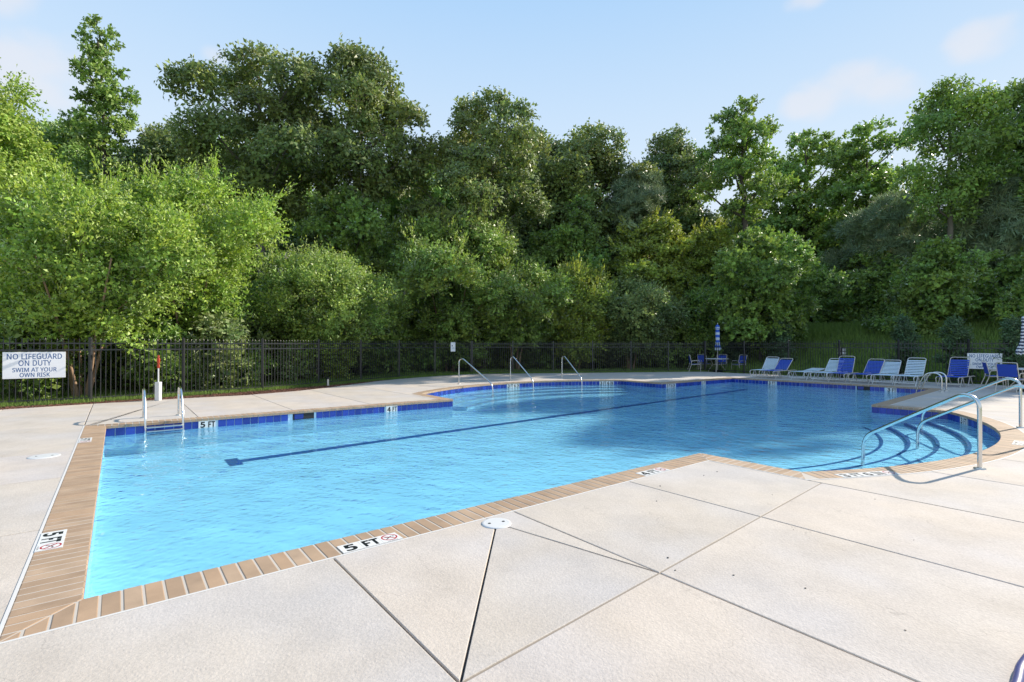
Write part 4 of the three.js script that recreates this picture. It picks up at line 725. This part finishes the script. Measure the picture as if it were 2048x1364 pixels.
// clipped arborvitae behind the loungers
[[1478, 31.0, 640, 55], [1560, 28.5, 645, 52], [1808, 21.8, 640, 46], [1913, 20.0, 640, 56], [2032, 18.6, 640, 60]].forEach(([px, z, top, w], i) => tree('arborvitae', ['arborvitae behind the far umbrella table', 'arborvitae behind the first blue lounger', 'slim arborvitae behind the steep backed white lounger', 'pointed arborvitae beside the second no lifeguard sign', 'arborvitae behind the striped umbrella'][i], 'shrub', { px, z, top, lowH: 0.08, w, shape: 'column', twig: 'cedar', hue: 'cedar', size: 0.9, bough: 0.28, n: 2.4, flat: 0.9, rise: 1.3, d: 0.9, limbs: 4, trunk: 0.04 }));

// ------------------------------------------------------------------ grass, mulch, litter
{
  const R = rng(404), pos = [], nor = [], idx = [], col = [];
  for (let i = 0; i < 11; i++) { const a = R() * 6.283, r = R() * 0.07, h = 0.07 + R() * 0.09, w = 0.006 + R() * 0.004, bx = Math.cos(a) * r, bz = Math.sin(a) * r, l = (R() - 0.5) * 0.1, k = (R() - 0.5) * 0.1, b = pos.length / 3, v = 0.8 + R() * 0.4; const c = Math.cos(a + 1.57), s = Math.sin(a + 1.57); pos.push(bx - c * w, 0, bz - s * w, bx + c * w, 0, bz + s * w, bx + l, h, bz + k); for (let q = 0; q < 3; q++) { nor.push(Math.cos(a) * 0.5, 0.8, Math.sin(a) * 0.5); col.push(v * 1.02, v, v * 0.9); } idx.push(b, b + 1, b + 2); }
  const g = new THREE.BufferGeometry(); g.setAttribute('position', new THREE.Float32BufferAttribute(pos, 3)); g.setAttribute('color', new THREE.Float32BufferAttribute(col, 3)); g.setIndex(idx); g.computeVertexNormals();
  const spots = [], lineOf = [...fenceLeft, ...fenceBack.slice(1)];
  for (let i = 0; i + 1 < lineOf.length; i++) { const [x, z] = lineOf[i], [x2, z2] = lineOf[i + 1], L = Math.hypot(x2 - x, z2 - z), nx = -(z2 - z) / L, nz = (x2 - x) / L; for (let k = 0; k < 1500; k++) { const t = R(), d = -0.25 + R() * R() * 5.5; spots.push([lerp(x, x2, t) + nx * d, lerp(z, z2, t) + nz * d, 0.75 + R() * 0.6]); } }
  for (let k = 0; k < 15000; k++) { const [x, z] = toXZ([26.3 + R() * 13, -5 + R() * 17]); spots.push([x, z, 1.2 + R() * 2.2]); }
  const im = new THREE.InstancedMesh(g, leafMat([1, 1, 1], 0.35), spots.length), m = new THREE.Matrix4(), q = new THREE.Quaternion(), c = new THREE.Color();
  spots.forEach(([x, z, s], i) => { q.setFromAxisAngle(V(0, 1, 0), R() * 6.283); im.setMatrixAt(i, m.compose(V(x, groundY(x, z) - 0.005, -z), q, V(s, s, s))); const v = 0.8 + R() * 0.45; im.setColorAt(i, c.setRGB(0.165 * v, 0.265 * v, 0.045 * v)); });
  im.name = 'grass'; scene.add(im); tag(im, 'green grass growing along the outside of the fence', 'grass', null, 'stuff');
}
{ // strip of red bark mulch between the deck and the fence
  const R = rng(55), n = 7, inner = deckEdgeXZ.slice(1, 9), out = fenceLeft.slice(2, 9).map(([x, z]) => [x - 0.06, z + 0.08]);
  const s = new THREE.Shape([...inner, ...out.reverse()].map(([x, z]) => new THREE.Vector2(x, z))), g = new THREE.ExtrudeGeometry(s, { depth: 0.055, bevelEnabled: false }); g.rotateX(-Math.PI / 2); g.translate(0, -0.085, 0);
  structure('mulch_bed', g, M.mulchBed, 'red bark mulch strip between the deck and the fence');
  const chip = new THREE.BoxGeometry(0.055, 0.008, 0.014), spots = [];
  for (let k = 0; k < 9000; k++) { const i = Math.floor(R() * (inner.length - 1)), t = R(), w = R(), a = [lerp(inner[i][0], inner[i + 1][0], t), lerp(inner[i][1], inner[i + 1][1], t)], fl = fenceLeft[Math.min(8, i + 2)], f2 = fenceLeft[Math.min(8, i + 3)], b = [lerp(fl[0], f2[0], t), lerp(fl[1], f2[1], t)]; spots.push([lerp(a[0], b[0], w), lerp(a[1], b[1], w)]); }
  const im = new THREE.InstancedMesh(chip, std(0xffffff, 0.95), spots.length), m = new THREE.Matrix4(), e = new THREE.Euler(), q = new THREE.Quaternion(), c = new THREE.Color();
  spots.forEach(([x, z], i) => { q.setFromEuler(e.set((R() - 0.5) * 0.9, R() * 6.28, (R() - 0.5) * 0.9)); const s = 0.6 + R(); im.setMatrixAt(i, m.compose(V(x, -0.024 + R() * 0.022, -z), q, V(s, s, s))); const v = 0.5 + R(); im.setColorAt(i, c.setRGB(0.15 * v, 0.07 * v, 0.045 * v)); });
  im.name = 'bark_chips'; scene.add(im); tag(im, 'loose red bark chips scattered along the fence foot', 'mulch', null, 'stuff');
}
renderer.render(scene, camera);
